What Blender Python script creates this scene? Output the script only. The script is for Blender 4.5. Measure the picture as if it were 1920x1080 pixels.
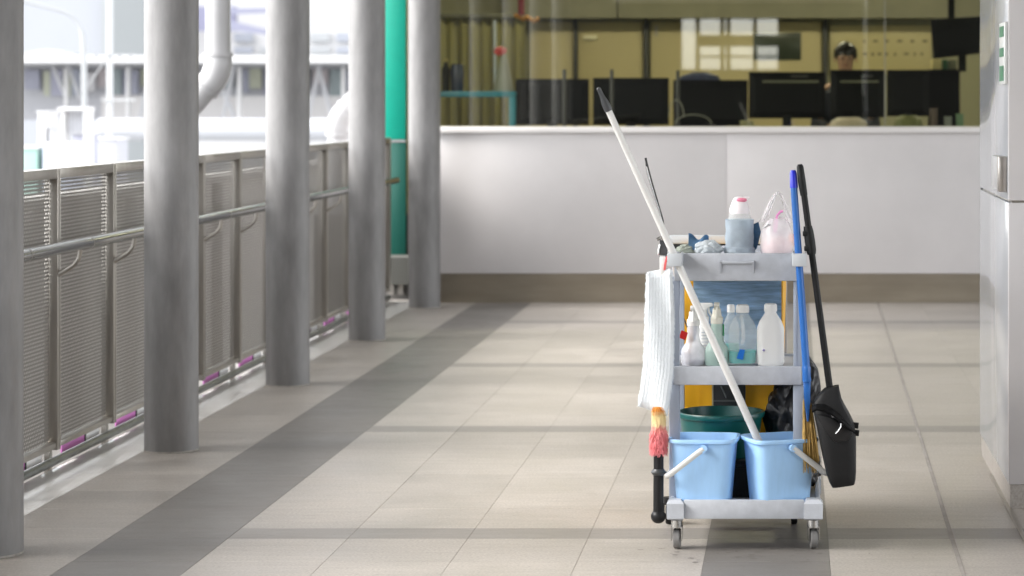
import bpy, bmesh, math, random
from mathutils import Vector, Matrix, noise
R = math.radians
random.seed(7)
scene = bpy.context.scene
for o in list(bpy.data.objects):
    bpy.data.objects.remove(o)

# ------------------------------------------------------------------ camera, sky, sun, exposure
F, CX, CY, EYE = 4600.0, 1485.0, 188.0, 1.46       # focal length and principal point in pixels of the 1920x1080 photograph
cd = bpy.data.cameras.new('Camera')
cam = bpy.data.objects.new('Camera', cd)
scene.collection.objects.link(cam)
cam.location = (0, 0, EYE)
cam.rotation_euler = (R(90), 0, 0)
cd.sensor_width = 36
cd.lens = F / 1920 * 36
cd.shift_x = (960 - CX) / 1920
cd.shift_y = (CY - 540) / 1920
cd.clip_start, cd.clip_end = 0.1, 3000
cd.dof.use_dof = True
cd.dof.focus_distance = 8.1
cd.dof.aperture_fstop = 4.0
scene.camera = cam

SUN_EL, SUN_AZ = 42, -103                            # degrees; azimuth clockwise from +Y
world = bpy.data.worlds.new('World')
scene.world = world
world.use_nodes = True
wn, wl_ = world.node_tree.nodes, world.node_tree.links
sky = wn.new('ShaderNodeTexSky')
sky.sky_type = 'NISHITA'
sky.sun_disc = False
sky.sun_elevation, sky.sun_rotation = R(SUN_EL), R(SUN_AZ)
sky.air_density, sky.dust_density, sky.ozone_density = 1.0, 1.0, 1.0
hs = wn.new('ShaderNodeHueSaturation')              # overcast: the whole dome loses most of its blue
hs.inputs['Saturation'].default_value = 0.12
wl_.new(sky.outputs[0], hs.inputs['Color'])
bg = wn['Background']
bg.inputs['Strength'].default_value = 0.15
wl_.new(hs.outputs[0], bg.inputs['Color'])

sd = bpy.data.lights.new('sun', 'SUN')
sd.energy, sd.angle, sd.color = 1.2, R(28), (1.0, 0.96, 0.90)
sun = bpy.data.objects.new('sun', sd)
scene.collection.objects.link(sun)
sv = Vector((math.sin(R(SUN_AZ)) * math.cos(R(SUN_EL)), math.cos(R(SUN_AZ)) * math.cos(R(SUN_EL)), math.sin(R(SUN_EL))))
sun.rotation_euler = (-sv).to_track_quat('-Z', 'Y').to_euler()
sun.location = (-20, 0, 30)

vs = scene.view_settings
vs.view_transform, vs.look, vs.gamma, vs.exposure = 'Standard', 'None', 1.0, 2.36
vs.use_curve_mapping = False
scene.cycles.use_denoising = True
scene.cycles.max_bounces = 10
scene.cycles.diffuse_bounces = 5
scene.cycles.glossy_bounces = 4
scene.cycles.transmission_bounces = 8
scene.cycles.transparent_max_bounces = 24
scene.cycles.caustics_reflective = False
scene.cycles.caustics_refractive = False
scene.cycles.sample_clamp_indirect = 6

# ------------------------------------------------------------------ helpers
def P(px, py, Y):
    "a point of the photograph (1920x1080 pixels) at depth Y, in metres"
    return Vector(((px - CX) * Y / F, Y, EYE - (py - CY) * Y / F))

def X(px, Y): return (px - CX) * Y / F
def Z(py, Y): return EYE - (py - CY) * Y / F

def lin(r, g, b):
    f = lambda c: (c / 12.92) if c <= 0.04045 else ((c + 0.055) / 1.055) ** 2.4
    return (f(r / 255), f(g / 255), f(b / 255))

MATS = {}
def mat(name, col, rough=0.5, metal=0.0, var=0.0, vscale=8.0, bump=0.0, bscale=60.0, spec=0.5, stretch=None, rvar=0.0,
        emit=None, trans=0.0, alpha=1.0, coat=0.0, sub=0.0):
    if name in MATS:
        return MATS[name]
    m = bpy.data.materials.new(name)
    m.use_nodes = True
    N, L = m.node_tree.nodes, m.node_tree.links
    b = N['Principled BSDF']
    b.inputs['Roughness'].default_value = rough
    b.inputs['Metallic'].default_value = metal
    b.inputs['Specular IOR Level'].default_value = spec
    b.inputs['Base Color'].default_value = (*col, 1)
    b.inputs['Transmission Weight'].default_value = trans
    b.inputs['Alpha'].default_value = alpha
    b.inputs['Coat Weight'].default_value = coat
    b.inputs['Subsurface Weight'].default_value = sub
    tc = N.new('ShaderNodeTexCoord')
    mp = N.new('ShaderNodeMapping')
    if stretch:
        mp.inputs['Scale'].default_value = stretch
    L.new(tc.outputs['Object'], mp.inputs['Vector'])
    if var or rvar:
        n = N.new('ShaderNodeTexNoise')
        n.inputs['Scale'].default_value = vscale
        n.inputs['Detail'].default_value = 6
        n.inputs['Roughness'].default_value = 0.6
        L.new(mp.outputs[0], n.inputs['Vector'])
        if var:
            cr = N.new('ShaderNodeValToRGB')
            cr.color_ramp.elements[0].position = 0.28
            cr.color_ramp.elements[1].position = 0.72
            cr.color_ramp.elements[0].color = (*[max(0, c * (1 - var)) for c in col], 1)
            cr.color_ramp.elements[1].color = (*[min(1, c * (1 + var)) for c in col], 1)
            L.new(n.outputs['Fac'], cr.inputs['Fac'])
            L.new(cr.outputs['Color'], b.inputs['Base Color'])
        if rvar:
            mr = N.new('ShaderNodeMapRange')
            mr.inputs['To Min'].default_value = max(0.02, rough - rvar)
            mr.inputs['To Max'].default_value = min(1, rough + rvar)
            L.new(n.outputs['Fac'], mr.inputs['Value'])
            L.new(mr.outputs[0], b.inputs['Roughness'])
    if bump:
        n2 = N.new('ShaderNodeTexNoise')
        n2.inputs['Scale'].default_value = bscale
        n2.inputs['Detail'].default_value = 4
        L.new(mp.outputs[0], n2.inputs['Vector'])
        bp = N.new('ShaderNodeBump')
        bp.inputs['Strength'].default_value = bump
        bp.inputs['Distance'].default_value = 0.01
        L.new(n2.outputs['Fac'], bp.inputs['Height'])
        L.new(bp.outputs[0], b.inputs['Normal'])
    if emit:
        b.inputs['Emission Color'].default_value = (*emit[0], 1)
        b.inputs['Emission Strength'].default_value = emit[1]
    MATS[name] = m
    return m

class MB:
    "collects shapes in world coordinates; build() links them as one mesh object"
    def __init__(s):
        s.bm = bmesh.new()
    def _xf(s, vs, M):
        if M is not None:
            bmesh.ops.transform(s.bm, matrix=M, verts=vs)
    def box(s, x0, x1, y0, y1, z0, z1, bev=0.0, seg=2, M=None):
        r = bmesh.ops.create_cube(s.bm, size=1)
        vs = r['verts']
        bmesh.ops.transform(s.bm, matrix=Matrix.Translation(((x0 + x1) / 2, (y0 + y1) / 2, (z0 + z1) / 2)) @
                            Matrix.Diagonal((x1 - x0, y1 - y0, z1 - z0, 1)), verts=vs)
        if bev:
            ed = list({e for v in vs for e in v.link_edges})
            r2 = bmesh.ops.bevel(s.bm, geom=ed, offset=bev, segments=seg, profile=0.5, affect='EDGES')
            vs = list({v for f in r2['faces'] for v in f.verts} | {v for v in vs if v.is_valid})
        s._xf(vs, M)
        return s
    def tube(s, pts, rad, n=12, cap=True, ell=1.0):
        pts = [Vector(p) for p in pts]
        rads = rad if isinstance(rad, (list, tuple)) else [rad] * len(pts)
        rings = []
        up = None
        for i, p in enumerate(pts):
            a = pts[max(i - 1, 0)]
            c = pts[min(i + 1, len(pts) - 1)]
            t = (c - a)
            t = t.normalized() if t.length > 1e-9 else Vector((0, 0, 1))
            if up is None:
                ref = Vector((0, 1, 0)) if abs(t.y) < 0.9 else Vector((1, 0, 0))
                up = (ref - t * ref.dot(t)).normalized()
            else:
                up = (up - t * up.dot(t)).normalized()
            sd_ = t.cross(up)
            rings.append([s.bm.verts.new(p + (up * math.cos(2 * math.pi * k / n) * ell + sd_ * math.sin(2 * math.pi * k / n)) * rads[i])
                          for k in range(n)])
        s._skin(rings, cap)
        return s
    def _skin(s, rings, cap=True, closed=True):
        for a, b in zip(rings, rings[1:]):
            n = len(a)
            for k in range(n if closed else n - 1):
                s.bm.faces.new((a[k], a[(k + 1) % n], b[(k + 1) % n], b[k]))
        if cap and closed:
            s.bm.faces.new(list(reversed(rings[0])))
            s.bm.faces.new(rings[-1])
    def lathe(s, c, prof, n=24, pw=2.0, sx=1.0, sy=1.0, rot=0.0, cap=True):
        "prof: (radius, z) pairs above c; pw > 2 squares the section"
        c = Vector(c)
        rings = []
        for r, z in prof:
            ring = []
            for k in range(n):
                a = 2 * math.pi * k / n
                ca, sa = math.cos(a), math.sin(a)
                q = (abs(ca) ** pw + abs(sa) ** pw) ** (-1 / pw)
                x, y = ca * q * r * sx, sa * q * r * sy
                x, y = x * math.cos(rot) - y * math.sin(rot), x * math.sin(rot) + y * math.cos(rot)
                ring.append(s.bm.verts.new(c + Vector((x, y, z))))
            rings.append(ring)
        s._skin(rings, cap)
        return s
    def sections(s, secs, cap=True):
        "secs: lists of points, one ring each"
        rings = [[s.bm.verts.new(Vector(p)) for p in sec] for sec in secs]
        s._skin(rings, cap)
        return s
    def prism(s, poly, d, bev=0.0):
        "poly: points of one face; d: extrusion vector"
        d = Vector(d)
        a = [s.bm.verts.new(Vector(p)) for p in poly]
        b = [s.bm.verts.new(Vector(p) + d) for p in poly]
        n = len(a)
        fs = [s.bm.faces.new(a), s.bm.faces.new(list(reversed(b)))]
        for k in range(n):
            fs.append(s.bm.faces.new((a[k], b[k], b[(k + 1) % n], a[(k + 1) % n])))
        if bev:
            ed = list({e for f in fs for e in f.edges})
            bmesh.ops.bevel(s.bm, geom=ed, offset=bev, segments=2, profile=0.5, affect='EDGES')
        return s
    def grid(s, fn, nu, nv, thick=0.0):
        "fn(u, v) -> point, u and v in 0..1; with thick: a closed sheet"
        rows = [[s.bm.verts.new(Vector(fn(u / nu, v / nv))) for u in range(nu + 1)] for v in range(nv + 1)]
        fs = []
        for a, b in zip(rows, rows[1:]):
            for k in range(nu):
                fs.append(s.bm.faces.new((a[k], a[k + 1], b[k + 1], b[k])))
        if thick:
            bmesh.ops.solidify(s.bm, geom=fs, thickness=thick)
        return s
    def sphere(s, c, r, sub=3, scale=(1, 1, 1), disp=None):
        q = bmesh.ops.create_icosphere(s.bm, subdivisions=sub, radius=1)
        for v in q['verts']:
            n = v.co.normalized()
            k = disp(n) if disp else 1.0
            v.co = Vector(c) + Vector((n.x * scale[0], n.y * scale[1], n.z * scale[2])) * r * k
        return s
    def build(s, name, m, parent=None, smooth=35, loc=None):
        bmesh.ops.recalc_face_normals(s.bm, faces=s.bm.faces)
        me = bpy.data.meshes.new(name)
        off = Vector((0, 0, 0))
        if parent is not None:
            p = parent
            while p is not None:
                off += p.location
                p = p.parent
        elif loc is not None:
            off = Vector(loc)
        bmesh.ops.translate(s.bm, vec=-off, verts=s.bm.verts)
        s.bm.to_mesh(me)
        s.bm.free()
        if smooth:
            for p_ in me.polygons:
                p_.use_smooth = True
            me.set_sharp_from_angle(angle=R(smooth))
        o = bpy.data.objects.new(name, me)
        scene.collection.objects.link(o)
        if m is not None:
            me.materials.append(m)
        if parent is not None:
            o.parent = parent
        elif loc is not None:
            o.location = off
        return o

def thing(name, label, cat, loc=(0, 0, 0), group=None):
    o = bpy.data.objects.new(name, None)
    scene.collection.objects.link(o)
    o.location = loc
    o.empty_display_size = 0.1
    return tag(o, label, cat, group)
def tag(o, label, cat, group=None):
    o['label'], o['category'], o['kind'] = label, cat, 'thing'
    if group:
        o['group'] = group
    return o
def struct(o, kind='structure'):
    o['kind'] = kind
    return o

# ------------------------------------------------------------------ materials
M_CARTGREY = mat('cart_grey_plastic', (0.47, 0.49, 0.53), 0.42, var=0.10, vscale=26, bump=0.05, bscale=220, rvar=0.1)
M_COLUMN = mat('column_grey_paint', (0.19, 0.187, 0.188), 0.5, 0.05, var=0.30, vscale=2.6, stretch=(4, 4, 1.0), rvar=0.14, bump=0.02, bscale=40)
M_STEEL = mat('brushed_steel', (0.42, 0.395, 0.36), 0.34, 0.9, var=0.12, vscale=5, stretch=(3, 3, 0.5), rvar=0.1)
M_RAIL = mat('handrail_steel', (0.42, 0.43, 0.435), 0.20, 1.0)
M_WHITEPANEL = mat('white_panel', (0.54, 0.522, 0.525), 0.42, var=0.06, vscale=1.6, bump=0.02, bscale=300)
M_PVC = mat('white_pvc', (0.38, 0.378, 0.385), 0.4, var=0.05, vscale=6)
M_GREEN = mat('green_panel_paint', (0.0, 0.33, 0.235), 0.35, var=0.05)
M_BLACK = mat('black_plastic', (0.010, 0.010, 0.011), 0.45, var=0.2, vscale=20, rvar=0.12, spec=0.3)
M_CHROME = mat('chrome', (0.5, 0.5, 0.49), 0.18, 1.0)

def tile_mat(name, col, spk=0.22, rough=0.42, ovar=0.07):
    m = bpy.data.materials.new(name)
    m.use_nodes = True
    N, L = m.node_tree.nodes, m.node_tree.links
    b = N['Principled BSDF']
    geo = N.new('ShaderNodeNewGeometry')
    oi = N.new('ShaderNodeObjectInfo')
    fine = N.new('ShaderNodeTexNoise'); fine.inputs['Scale'].default_value = 110; fine.inputs['Detail'].default_value = 3
    wide = N.new('ShaderNodeTexNoise'); wide.inputs['Scale'].default_value = 2.2; wide.inputs['Detail'].default_value = 8; wide.inputs['Roughness'].default_value = 0.65
    stm = N.new('ShaderNodeMapping'); stm.inputs['Scale'].default_value = (1.2, 9, 1)
    st = N.new('ShaderNodeTexNoise'); st.inputs['Scale'].default_value = 2.6; st.inputs['Detail'].default_value = 8; st.inputs['Roughness'].default_value = 0.7
    L.new(geo.outputs['Position'], fine.inputs['Vector'])
    L.new(geo.outputs['Position'], wide.inputs['Vector'])
    L.new(geo.outputs['Position'], stm.inputs['Vector'])
    L.new(stm.outputs[0], st.inputs['Vector'])
    def ma(op, a, bb):
        x = N.new('ShaderNodeMath'); x.operation = op
        for i, q in enumerate((a, bb)):
            if isinstance(q, (int, float)):
                x.inputs[i].default_value = q
            else:
                L.new(q, x.inputs[i])
        return x.outputs[0]
    def rng(v, lo, hi, a=0.25, bb=0.75):
        q = N.new('ShaderNodeMapRange')
        q.inputs['From Min'].default_value, q.inputs['From Max'].default_value = a, bb
        q.inputs['To Min'].default_value, q.inputs['To Max'].default_value = lo, hi
        L.new(v, q.inputs['Value'])
        return q.outputs[0]
    k = ma('MULTIPLY', rng(fine.outputs['Fac'], 1 - spk, 1 + spk), rng(wide.outputs['Fac'], 0.84, 1.12))
    k = ma('MULTIPLY', k, rng(oi.outputs['Random'], 1 - ovar, 1 + ovar * 0.5, 0, 1))
    k = ma('MULTIPLY', k, rng(st.outputs['Fac'], 0.84, 1.08))
    # short dark scuffs
    vm = N.new('ShaderNodeMapping'); vm.inputs['Scale'].default_value = (3.2, 14, 1); vm.inputs['Rotation'].default_value = (0, 0, 0.25)
    L.new(geo.outputs['Position'], vm.inputs['Vector'])
    vo = N.new('ShaderNodeTexNoise'); vo.inputs['Scale'].default_value = 5; vo.inputs['Detail'].default_value = 5
    L.new(vm.outputs[0], vo.inputs['Vector'])
    k = ma('MULTIPLY', k, rng(vo.outputs['Fac'], 1.0, 0.70, 0.645, 0.72))
    hv = N.new('ShaderNodeVectorMath'); hv.operation = 'SCALE'
    hv.inputs[0].default_value = col
    L.new(k, hv.inputs['Scale'])
    L.new(hv.outputs[0], b.inputs['Base Color'])
    L.new(rng(wide.outputs['Fac'], rough - 0.1, rough + 0.14), b.inputs['Roughness'])
    bp = N.new('ShaderNodeBump'); bp.inputs['Strength'].default_value = 0.05; bp.inputs['Distance'].default_value = 0.004
    L.new(fine.outputs['Fac'], bp.inputs['Height'])
    L.new(bp.outputs[0], b.inputs['Normal'])
    MATS[name] = m
    return m
M_TILE = tile_mat('light_stone_tile', (0.348, 0.320, 0.292))
M_TILEDARK = tile_mat('dark_stone_tile', (0.160, 0.149, 0.138), 0.10, 0.45, 0.05)
M_BAND = tile_mat('grey_band_tile', (0.238, 0.222, 0.206), 0.08, 0.45, 0.05)
M_TILEEDGE = mat('edge_tile_lit', (0.80, 0.79, 0.77), 0.22, var=0.05, vscale=9)  # pale border stone, whitened further for daylight leaking under the fence
M_GROUT = mat('grout', (0.25, 0.23, 0.21), 0.9, var=0.2, vscale=10)

def glass_mat(name, refl=0.10, tint=(1, 1, 1), rough=0.0):
    m = bpy.data.materials.new(name)
    m.use_nodes = True
    N, L = m.node_tree.nodes, m.node_tree.links
    N.remove(N['Principled BSDF'])
    t = N.new('ShaderNodeBsdfTransparent'); t.inputs['Color'].default_value = (*tint, 1)
    g = N.new('ShaderNodeBsdfGlossy'); g.inputs['Roughness'].default_value = rough
    fr = N.new('ShaderNodeLayerWeight'); fr.inputs['Blend'].default_value = 0.25
    ad = N.new('ShaderNodeMath'); ad.operation = 'MULTIPLY_ADD'
    ad.inputs[1].default_value, ad.inputs[2].default_value = 0.6, refl
    L.new(fr.outputs['Fresnel'], ad.inputs[0])
    mx = N.new('ShaderNodeMixShader')
    L.new(ad.outputs[0], mx.inputs['Fac'])
    L.new(t.outputs[0], mx.inputs[1])
    L.new(g.outputs[0], mx.inputs[2])
    L.new(mx.outputs[0], N['Material Output'].inputs['Surface'])
    MATS[name] = m
    return m
M_GLASS = glass_mat('office_glass', 0.075, (0.95, 0.955, 0.87))
M_FILM = glass_mat('clear_film', 0.06, (0.97, 0.96, 0.97), 0.15)
def cloudy(name, col, k, rough=0.3):
    "thin see-through plastic: part clear, part milky"
    m = bpy.data.materials.new(name)
    m.use_nodes = True
    N, L = m.node_tree.nodes, m.node_tree.links
    b = N['Principled BSDF']
    b.inputs['Base Color'].default_value = (*col, 1)
    b.inputs['Roughness'].default_value = rough
    t = N.new('ShaderNodeBsdfTransparent')
    nz = N.new('ShaderNodeTexNoise'); nz.inputs['Scale'].default_value = 30
    tc = N.new('ShaderNodeTexCoord'); L.new(tc.outputs['Object'], nz.inputs['Vector'])
    mr = N.new('ShaderNodeMapRange'); mr.inputs['To Min'].default_value, mr.inputs['To Max'].default_value = k * 0.7, min(1, k * 1.3)
    L.new(nz.outputs['Fac'], mr.inputs['Value'])
    mx = N.new('ShaderNodeMixShader')
    L.new(mr.outputs[0], mx.inputs['Fac']); L.new(t.outputs[0], mx.inputs[1]); L.new(b.outputs[0], mx.inputs[2])
    L.new(mx.outputs[0], N['Material Output'].inputs['Surface'])
    MATS[name] = m
    return m
M_FILM = cloudy('carrier_film', (0.92, 0.88, 0.90), 0.42, 0.18)

def perforated(name):
    m = bpy.data.materials.new(name)
    m.use_nodes = True
    N, L = m.node_tree.nodes, m.node_tree.links
    b = N['Principled BSDF']
    b.inputs['Base Color'].default_value = (0.235, 0.222, 0.206, 1)
    b.inputs['Metallic'].default_value = 0.6
    b.inputs['Roughness'].default_value = 0.45
    geo = N.new('ShaderNodeNewGeometry')
    sp = N.new('ShaderNodeSeparateXYZ')
    L.new(geo.outputs['Position'], sp.inputs[0])
    def ma(op, a, bb=0.0):
        x = N.new('ShaderNodeMath'); x.operation = op
        for i, q in enumerate((a, bb)):
            if isinstance(q, (int, float)):
                x.inputs[i].default_value = q
            else:
                L.new(q, x.inputs[i])
        return x.outputs[0]
    px, pz = 0.020, 0.0150
    r = ma('DIVIDE', sp.outputs['Z'], pz)
    row = ma('FLOOR', r)
    fz = ma('SUBTRACT', ma('SUBTRACT', r, row), 0.5)
    par = ma('MULTIPLY', ma('MODULO', row, 2.0), 0.5)
    u = ma('ADD', ma('DIVIDE', sp.outputs['Y'], px), par)
    fu = ma('SUBTRACT', ma('SUBTRACT', u, ma('FLOOR', u)), 0.5)
    du = ma('MULTIPLY', fu, px)
    dz = ma('MULTIPLY', fz, pz)
    d2 = ma('ADD', ma('MULTIPLY', du, du), ma('MULTIPLY', dz, dz))
    hole = ma('LESS_THAN', d2, 0.0046 ** 2)
    t = N.new('ShaderNodeBsdfTransparent')
    mx = N.new('ShaderNodeMixShader')
    L.new(hole, mx.inputs['Fac'])
    L.new(b.outputs[0], mx.inputs[1])
    L.new(t.outputs[0], mx.inputs[2])
    L.new(mx.outputs[0], N['Material Output'].inputs['Surface'])
    MATS[name] = m
    return m
M_PERF = perforated('perforated_steel')

# ================================================================== SETTING
YW = 17.67                                          # front of the office counter
ground = struct(MB().box(-900, 900, -300, 1800, -6.4, -6.0).build('ground', mat('street_ground', (0.30, 0.30, 0.30), 0.9, var=0.2, vscale=0.05), smooth=0))
# walkway floor: grout bed, tiles laid on it one by one
floor = struct(MB().box(-2.93, 1.73, 6.75, YW + 0.3, -0.30, -0.0012).build('floor', M_GROUT, smooth=0))
paving = MB()
paving.box(-2.93, 6.0, -12.0, 6.746, -0.30, 0.0)
paving.box(1.734, 6.0, 6.75, YW + 3, -0.30, 0.0)
struct(paving.build('paving', M_TILE, smooth=0))

def visible(x0, x1, y0, y1):
    for x in (x0, x1):
        for y in (y0, y1):
            u = CX + F * x / y
            v = CY + F * EYE / y
            if -60 < u < 1990 and v < 1130 and not (x > 0.85 and 8.7 < y < 10.0):
                return True
    return False
XE = [-2.925, -2.70, -2.28, -1.88, -1.48, -1.08, -0.68, -0.28, 0.12, 0.92, 1.32, 1.73]
rows = []
y = 8.17
while y > 7.0:
    rows.append((y - 0.405, y, False)); y -= 0.405
for k in range(4):
    yb = 8.17 + 2.63 * k
    rows.append((yb, yb + 0.2, True))
    for j in range(6):
        a = yb + 0.2 + 0.405 * j
        if a < YW + 0.02:
            rows.append((a, min(a + 0.405, YW + 0.06), False))
tile_meshes = {}
def tile(x0, x1, y0, y1, m):
    w, d = round(x1 - x0, 3), round(y1 - y0, 3)
    key = (w, d, m.name)
    if key not in tile_meshes:
        g, gy = 0.0004, 0.0002
        bm = bmesh.new()
        bmesh.ops.create_cube(bm, size=1)
        bmesh.ops.transform(bm, matrix=Matrix.Diagonal((w - 2 * g, d - 2 * gy, 0.03, 1)), verts=bm.verts)
        top = [e for e in bm.edges if all(v.co.z > 0 for v in e.verts)]
        bmesh.ops.bevel(bm, geom=top, offset=0.0006, segments=1, affect='EDGES')
        me = bpy.data.meshes.new('tile')
        bm.to_mesh(me); bm.free()
        me.materials.append(m)
        tile_meshes[key] = me
    o = bpy.data.objects.new('tile', tile_meshes[key])
    scene.collection.objects.link(o)
    o.parent = floor
    o.location = ((x0 + x1) / 2, (y0 + y1) / 2, -0.015 + random.uniform(-0.0002, 0.0002))
ntile = 0
for (y0, y1, band) in rows:
    for i in range(len(XE) - 1):
        x0, x1 = XE[i], XE[i + 1]
        if not visible(x0, x1, y0, y1):
            continue
        m = M_TILE
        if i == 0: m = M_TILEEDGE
        elif i == 2 or i == 7: m = M_TILEDARK
        elif band and i > 2: m = M_BAND
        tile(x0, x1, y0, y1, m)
        ntile += 1
print('tiles', ntile)
MB().prism([(0.514, 6.8, 0.0015), (0.528, 6.8, 0.0015), (0.628, YW, 0.0015), (0.612, YW, 0.0015)], (0, 0, -0.004)).build('expansion_joint', M_GROUT, floor, smooth=0)
MB().box(0.768, 0.782, 6.76, 9.55, -0.003, 0.004).build('metal_trim', M_STEEL, floor, smooth=0)

# short dark scuffs left by wheels and shoes round the cart
rs = random.Random(11)
q = MB()
for k in range(34):
    px, py = rs.gauss(1400, 130), rs.choice((1036, 1042, 1050, 1030)) + rs.uniform(-9, 9)
    Yk = F * EYE / (py - CY)
    xk = X(px, Yk)
    if xk > 0.74: continue
    L_, w_ = rs.uniform(0.004, 0.016), rs.uniform(0.0008, 0.0022)
    a = rs.uniform(-0.5, 0.5)
    pts = []
    for j in range(8):
        t_ = 2 * math.pi * j / 8
        u_, v_ = math.cos(t_) * L_ * rs.uniform(0.7, 1.2), math.sin(t_) * w_ * 3 * rs.uniform(0.6, 1.3)
        pts.append((xk + u_ * math.cos(a) - v_ * math.sin(a), Yk + u_ * math.sin(a) + v_ * math.cos(a), 0.0012 + 0.00002 * k))
    f_ = q.bm.faces.new([q.bm.verts.new(p) for p in pts])
so = q.build('scuff_marks', mat('scuff', (0.17, 0.157, 0.145), 0.7), floor, smooth=0)
so['kind'] = 'stuff'

# roof over the walkway and the building behind the photographer (seen mirrored in the office glass)
roof = MB()
roof.box(-3.45, 5.2, -12.2, 24, 3.55, 3.75)
for yy in range(-11, 18, 3):
    roof.box(-3.40, 5.1, yy - 0.08, yy + 0.08, 3.32, 3.546)
struct(MB().box(5.3, 5.5, -12.2, 1.0, -6, 3.54).build('light_block_wall', mat('light_block_dark', (0.12, 0.12, 0.115), 0.7), smooth=0))  # unseen wall added to cut light from the right
struct(roof.build('roof', mat('roof_underside', (0.62, 0.62, 0.61), 0.6, var=0.05), smooth=0))
back = thing('rear_building', 'grey wall with a row of windows facing the office glass', 'building', (0, -12.3, 0))
bw = MB()
bw.box(-9, -2.15, -12.5, -12.2, -6, 3.54); bw.box(-0.28, 9, -12.5, -12.2, -6, 3.54)
bw.box(-2.15, -0.28, -12.5, -12.2, -6, 2.06); bw.box(-2.15, -0.28, -12.5, -12.2, 3.05, 3.54)
bw.build('wall', mat('rear_wall', (0.035, 0.035, 0.035), 0.8), back, smooth=0)
for x in (-1.84, -1.36, -1.24, -0.72):
    MB().box(x - 0.04, x + 0.04, -12.44, -12.3, 2.06, 3.05).build('window_mullion', mat('rear_frame', (0.05, 0.05, 0.05), 0.5), back, smooth=0)
for z, h in ((2.31, 0.02), (2.62, 0.11)):
    MB().box(-1.80, -0.28, -12.43, -12.31, z - h, z + h).build('window_transom', MATS['rear_frame'], back, smooth=0)

# ------------------------------------------------------------------ columns
def column(y, label):
    x, r = -2.59, 0.111
    t = thing('steel_column', label, 'column', (x, y, 0), 'row of steel columns beside the fence')
    MB().lathe((x, y, 0), [(r, 0.0), (r, 3.54)], 48).build('shaft', M_COLUMN, t)
    MB().lathe((x, y, 0), [(r + 0.0015, 0.0005), (r + 0.002, 0.003), (r + 0.0005, 0.007)], 40).build('sealant_ring', mat('sealant', (0.30, 0.285, 0.26), 0.8, var=0.3, vscale=30), t)
for y, l in ((7.9, 'grey steel column cut off by the left edge of the picture, nearest one'),
             (10.24, 'thick grey column in front of the white pipe elbow, second from the left'),
             (12.6, 'grey steel column third from the left, middle of the row'),
             (14.95, 'grey steel column just left of the green panel'),
             (17.29, 'farthest grey column, right of the green panel and touching the counter end')):
    column(y, l)

# ------------------------------------------------------------------ fence
fence = thing('perforated_fence', 'stainless steel fence of perforated panels with a tubular handrail along the walkway edge', 'fence', (-2.94, 9.7, 0))
XF = -2.94
PY0, PP = 9.737, 0.8025
posts = [PY0 + PP * k for k in range(-1, 11)]
for k, yp in enumerate(posts):
    q = MB()
    q.box(XF - 0.02, XF + 0.034, yp - 0.028, yp - 0.004, 0.075, 1.188, 0.002)
    q.box(XF - 0.02, XF + 0.034, yp + 0.004, yp + 0.018, 0.075, 1.188, 0.002)
    q.box(XF - 0.018, XF + 0.022, yp - 0.005, yp + 0.005, 0.08, 1.18)
    q.box(XF - 0.022, XF - 0.002, yp - 0.02, yp + 0.02, -0.02, 0.08)
    q.build('post', M_STEEL, fence)
for a, b in zip(posts, posts[1:]):
    y0, y1 = a + 0.02, b - 0.03
    MB().box(XF - 0.0004, XF + 0.0004, y0, y1, 0.104, 1.150).build('panel', M_PERF, fence, smooth=0)
    q = MB()
    q.box(XF - 0.014, XF + 0.030, a + 0.018, b - 0.028, 0.082, 0.107, 0.006)
    q.build('panel_rail', M_STEEL, fence)
    q = MB()
    q.box(XF - 0.016, XF + 0.034, a + 0.0185, b - 0.0285, 1.150, 1.190, 0.003)
    q.build('top_rail', M_STEEL, fence)
    # pink pieces in the gap under the panel; white ones stand for bright daylight
    MB().box(XF - 0.035, XF - 0.03, a + 0.24, a + 0.56, 0.012, 0.066).build('pink_strip', mat('pink_strip', (0.70, 0.22, 0.62), 0.5), fence, smooth=0)
    MB().box(XF - 0.035, XF - 0.03, a + 0.58, a + 0.78, 0.012, 0.066).build('glare_strip', mat('glare_strip', (0.85, 0.85, 0.85), 0.5), fence, smooth=0)
    MB().box(XF - 0.037, XF - 0.028, a + 0.561, a + 0.579, 0.01, 0.07).build('strip_clip', M_BLACK, fence, smooth=0)
q = MB()
q.box(XF - 0.0004, XF + 0.0004, -11.5, posts[0] - 0.03, 0.104, 1.15)
q.build('panel', M_PERF, fence, smooth=0)
q = MB()
q.box(XF - 0.016, XF + 0.034, -11.5, posts[0] - 0.03, 1.15, 1.19); q.box(XF - 0.014, XF + 0.03, -11.5, posts[0] - 0.03, 0.075, 0.105)
q.build('panel_rail', M_STEEL, fence, smooth=0)
MB().tube([(XF + 0.02, -11.5, 0.032), (XF + 0.02, posts[-1] + 0.02, 0.032)], 0.018, 14).build('bottom_tube', mat('dark_steel', (0.20, 0.21, 0.20), 0.35, 0.8, var=0.2, vscale=10), fence)
XH = -2.82
hr = MB().tube([(XH, -11.5, 0.89), (XH, 17.5, 0.89)], 0.0235, 18).build('handrail', M_RAIL, fence)
for k, yp in enumerate(posts):
    if yp > 17.2: continue
    q = MB()
    q.tube([(XF + 0.03, yp - 0.012, 0.770), (XF + 0.055, yp - 0.012, 0.782), (XF + 0.092, yp - 0.012, 0.806), (XF + 0.112, yp - 0.012, 0.830), (XH, yp - 0.012, 0.868)],
           [0.013, 0.011, 0.0095, 0.009, 0.009], 10)
    q.build('bracket', M_STEEL, hr)
    MB().tube([(XH, yp + 0.10, 0.89), (XH, yp + 0.106, 0.89)], 0.0242, 18).build('joint_ring', M_STEEL, hr)

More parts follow.
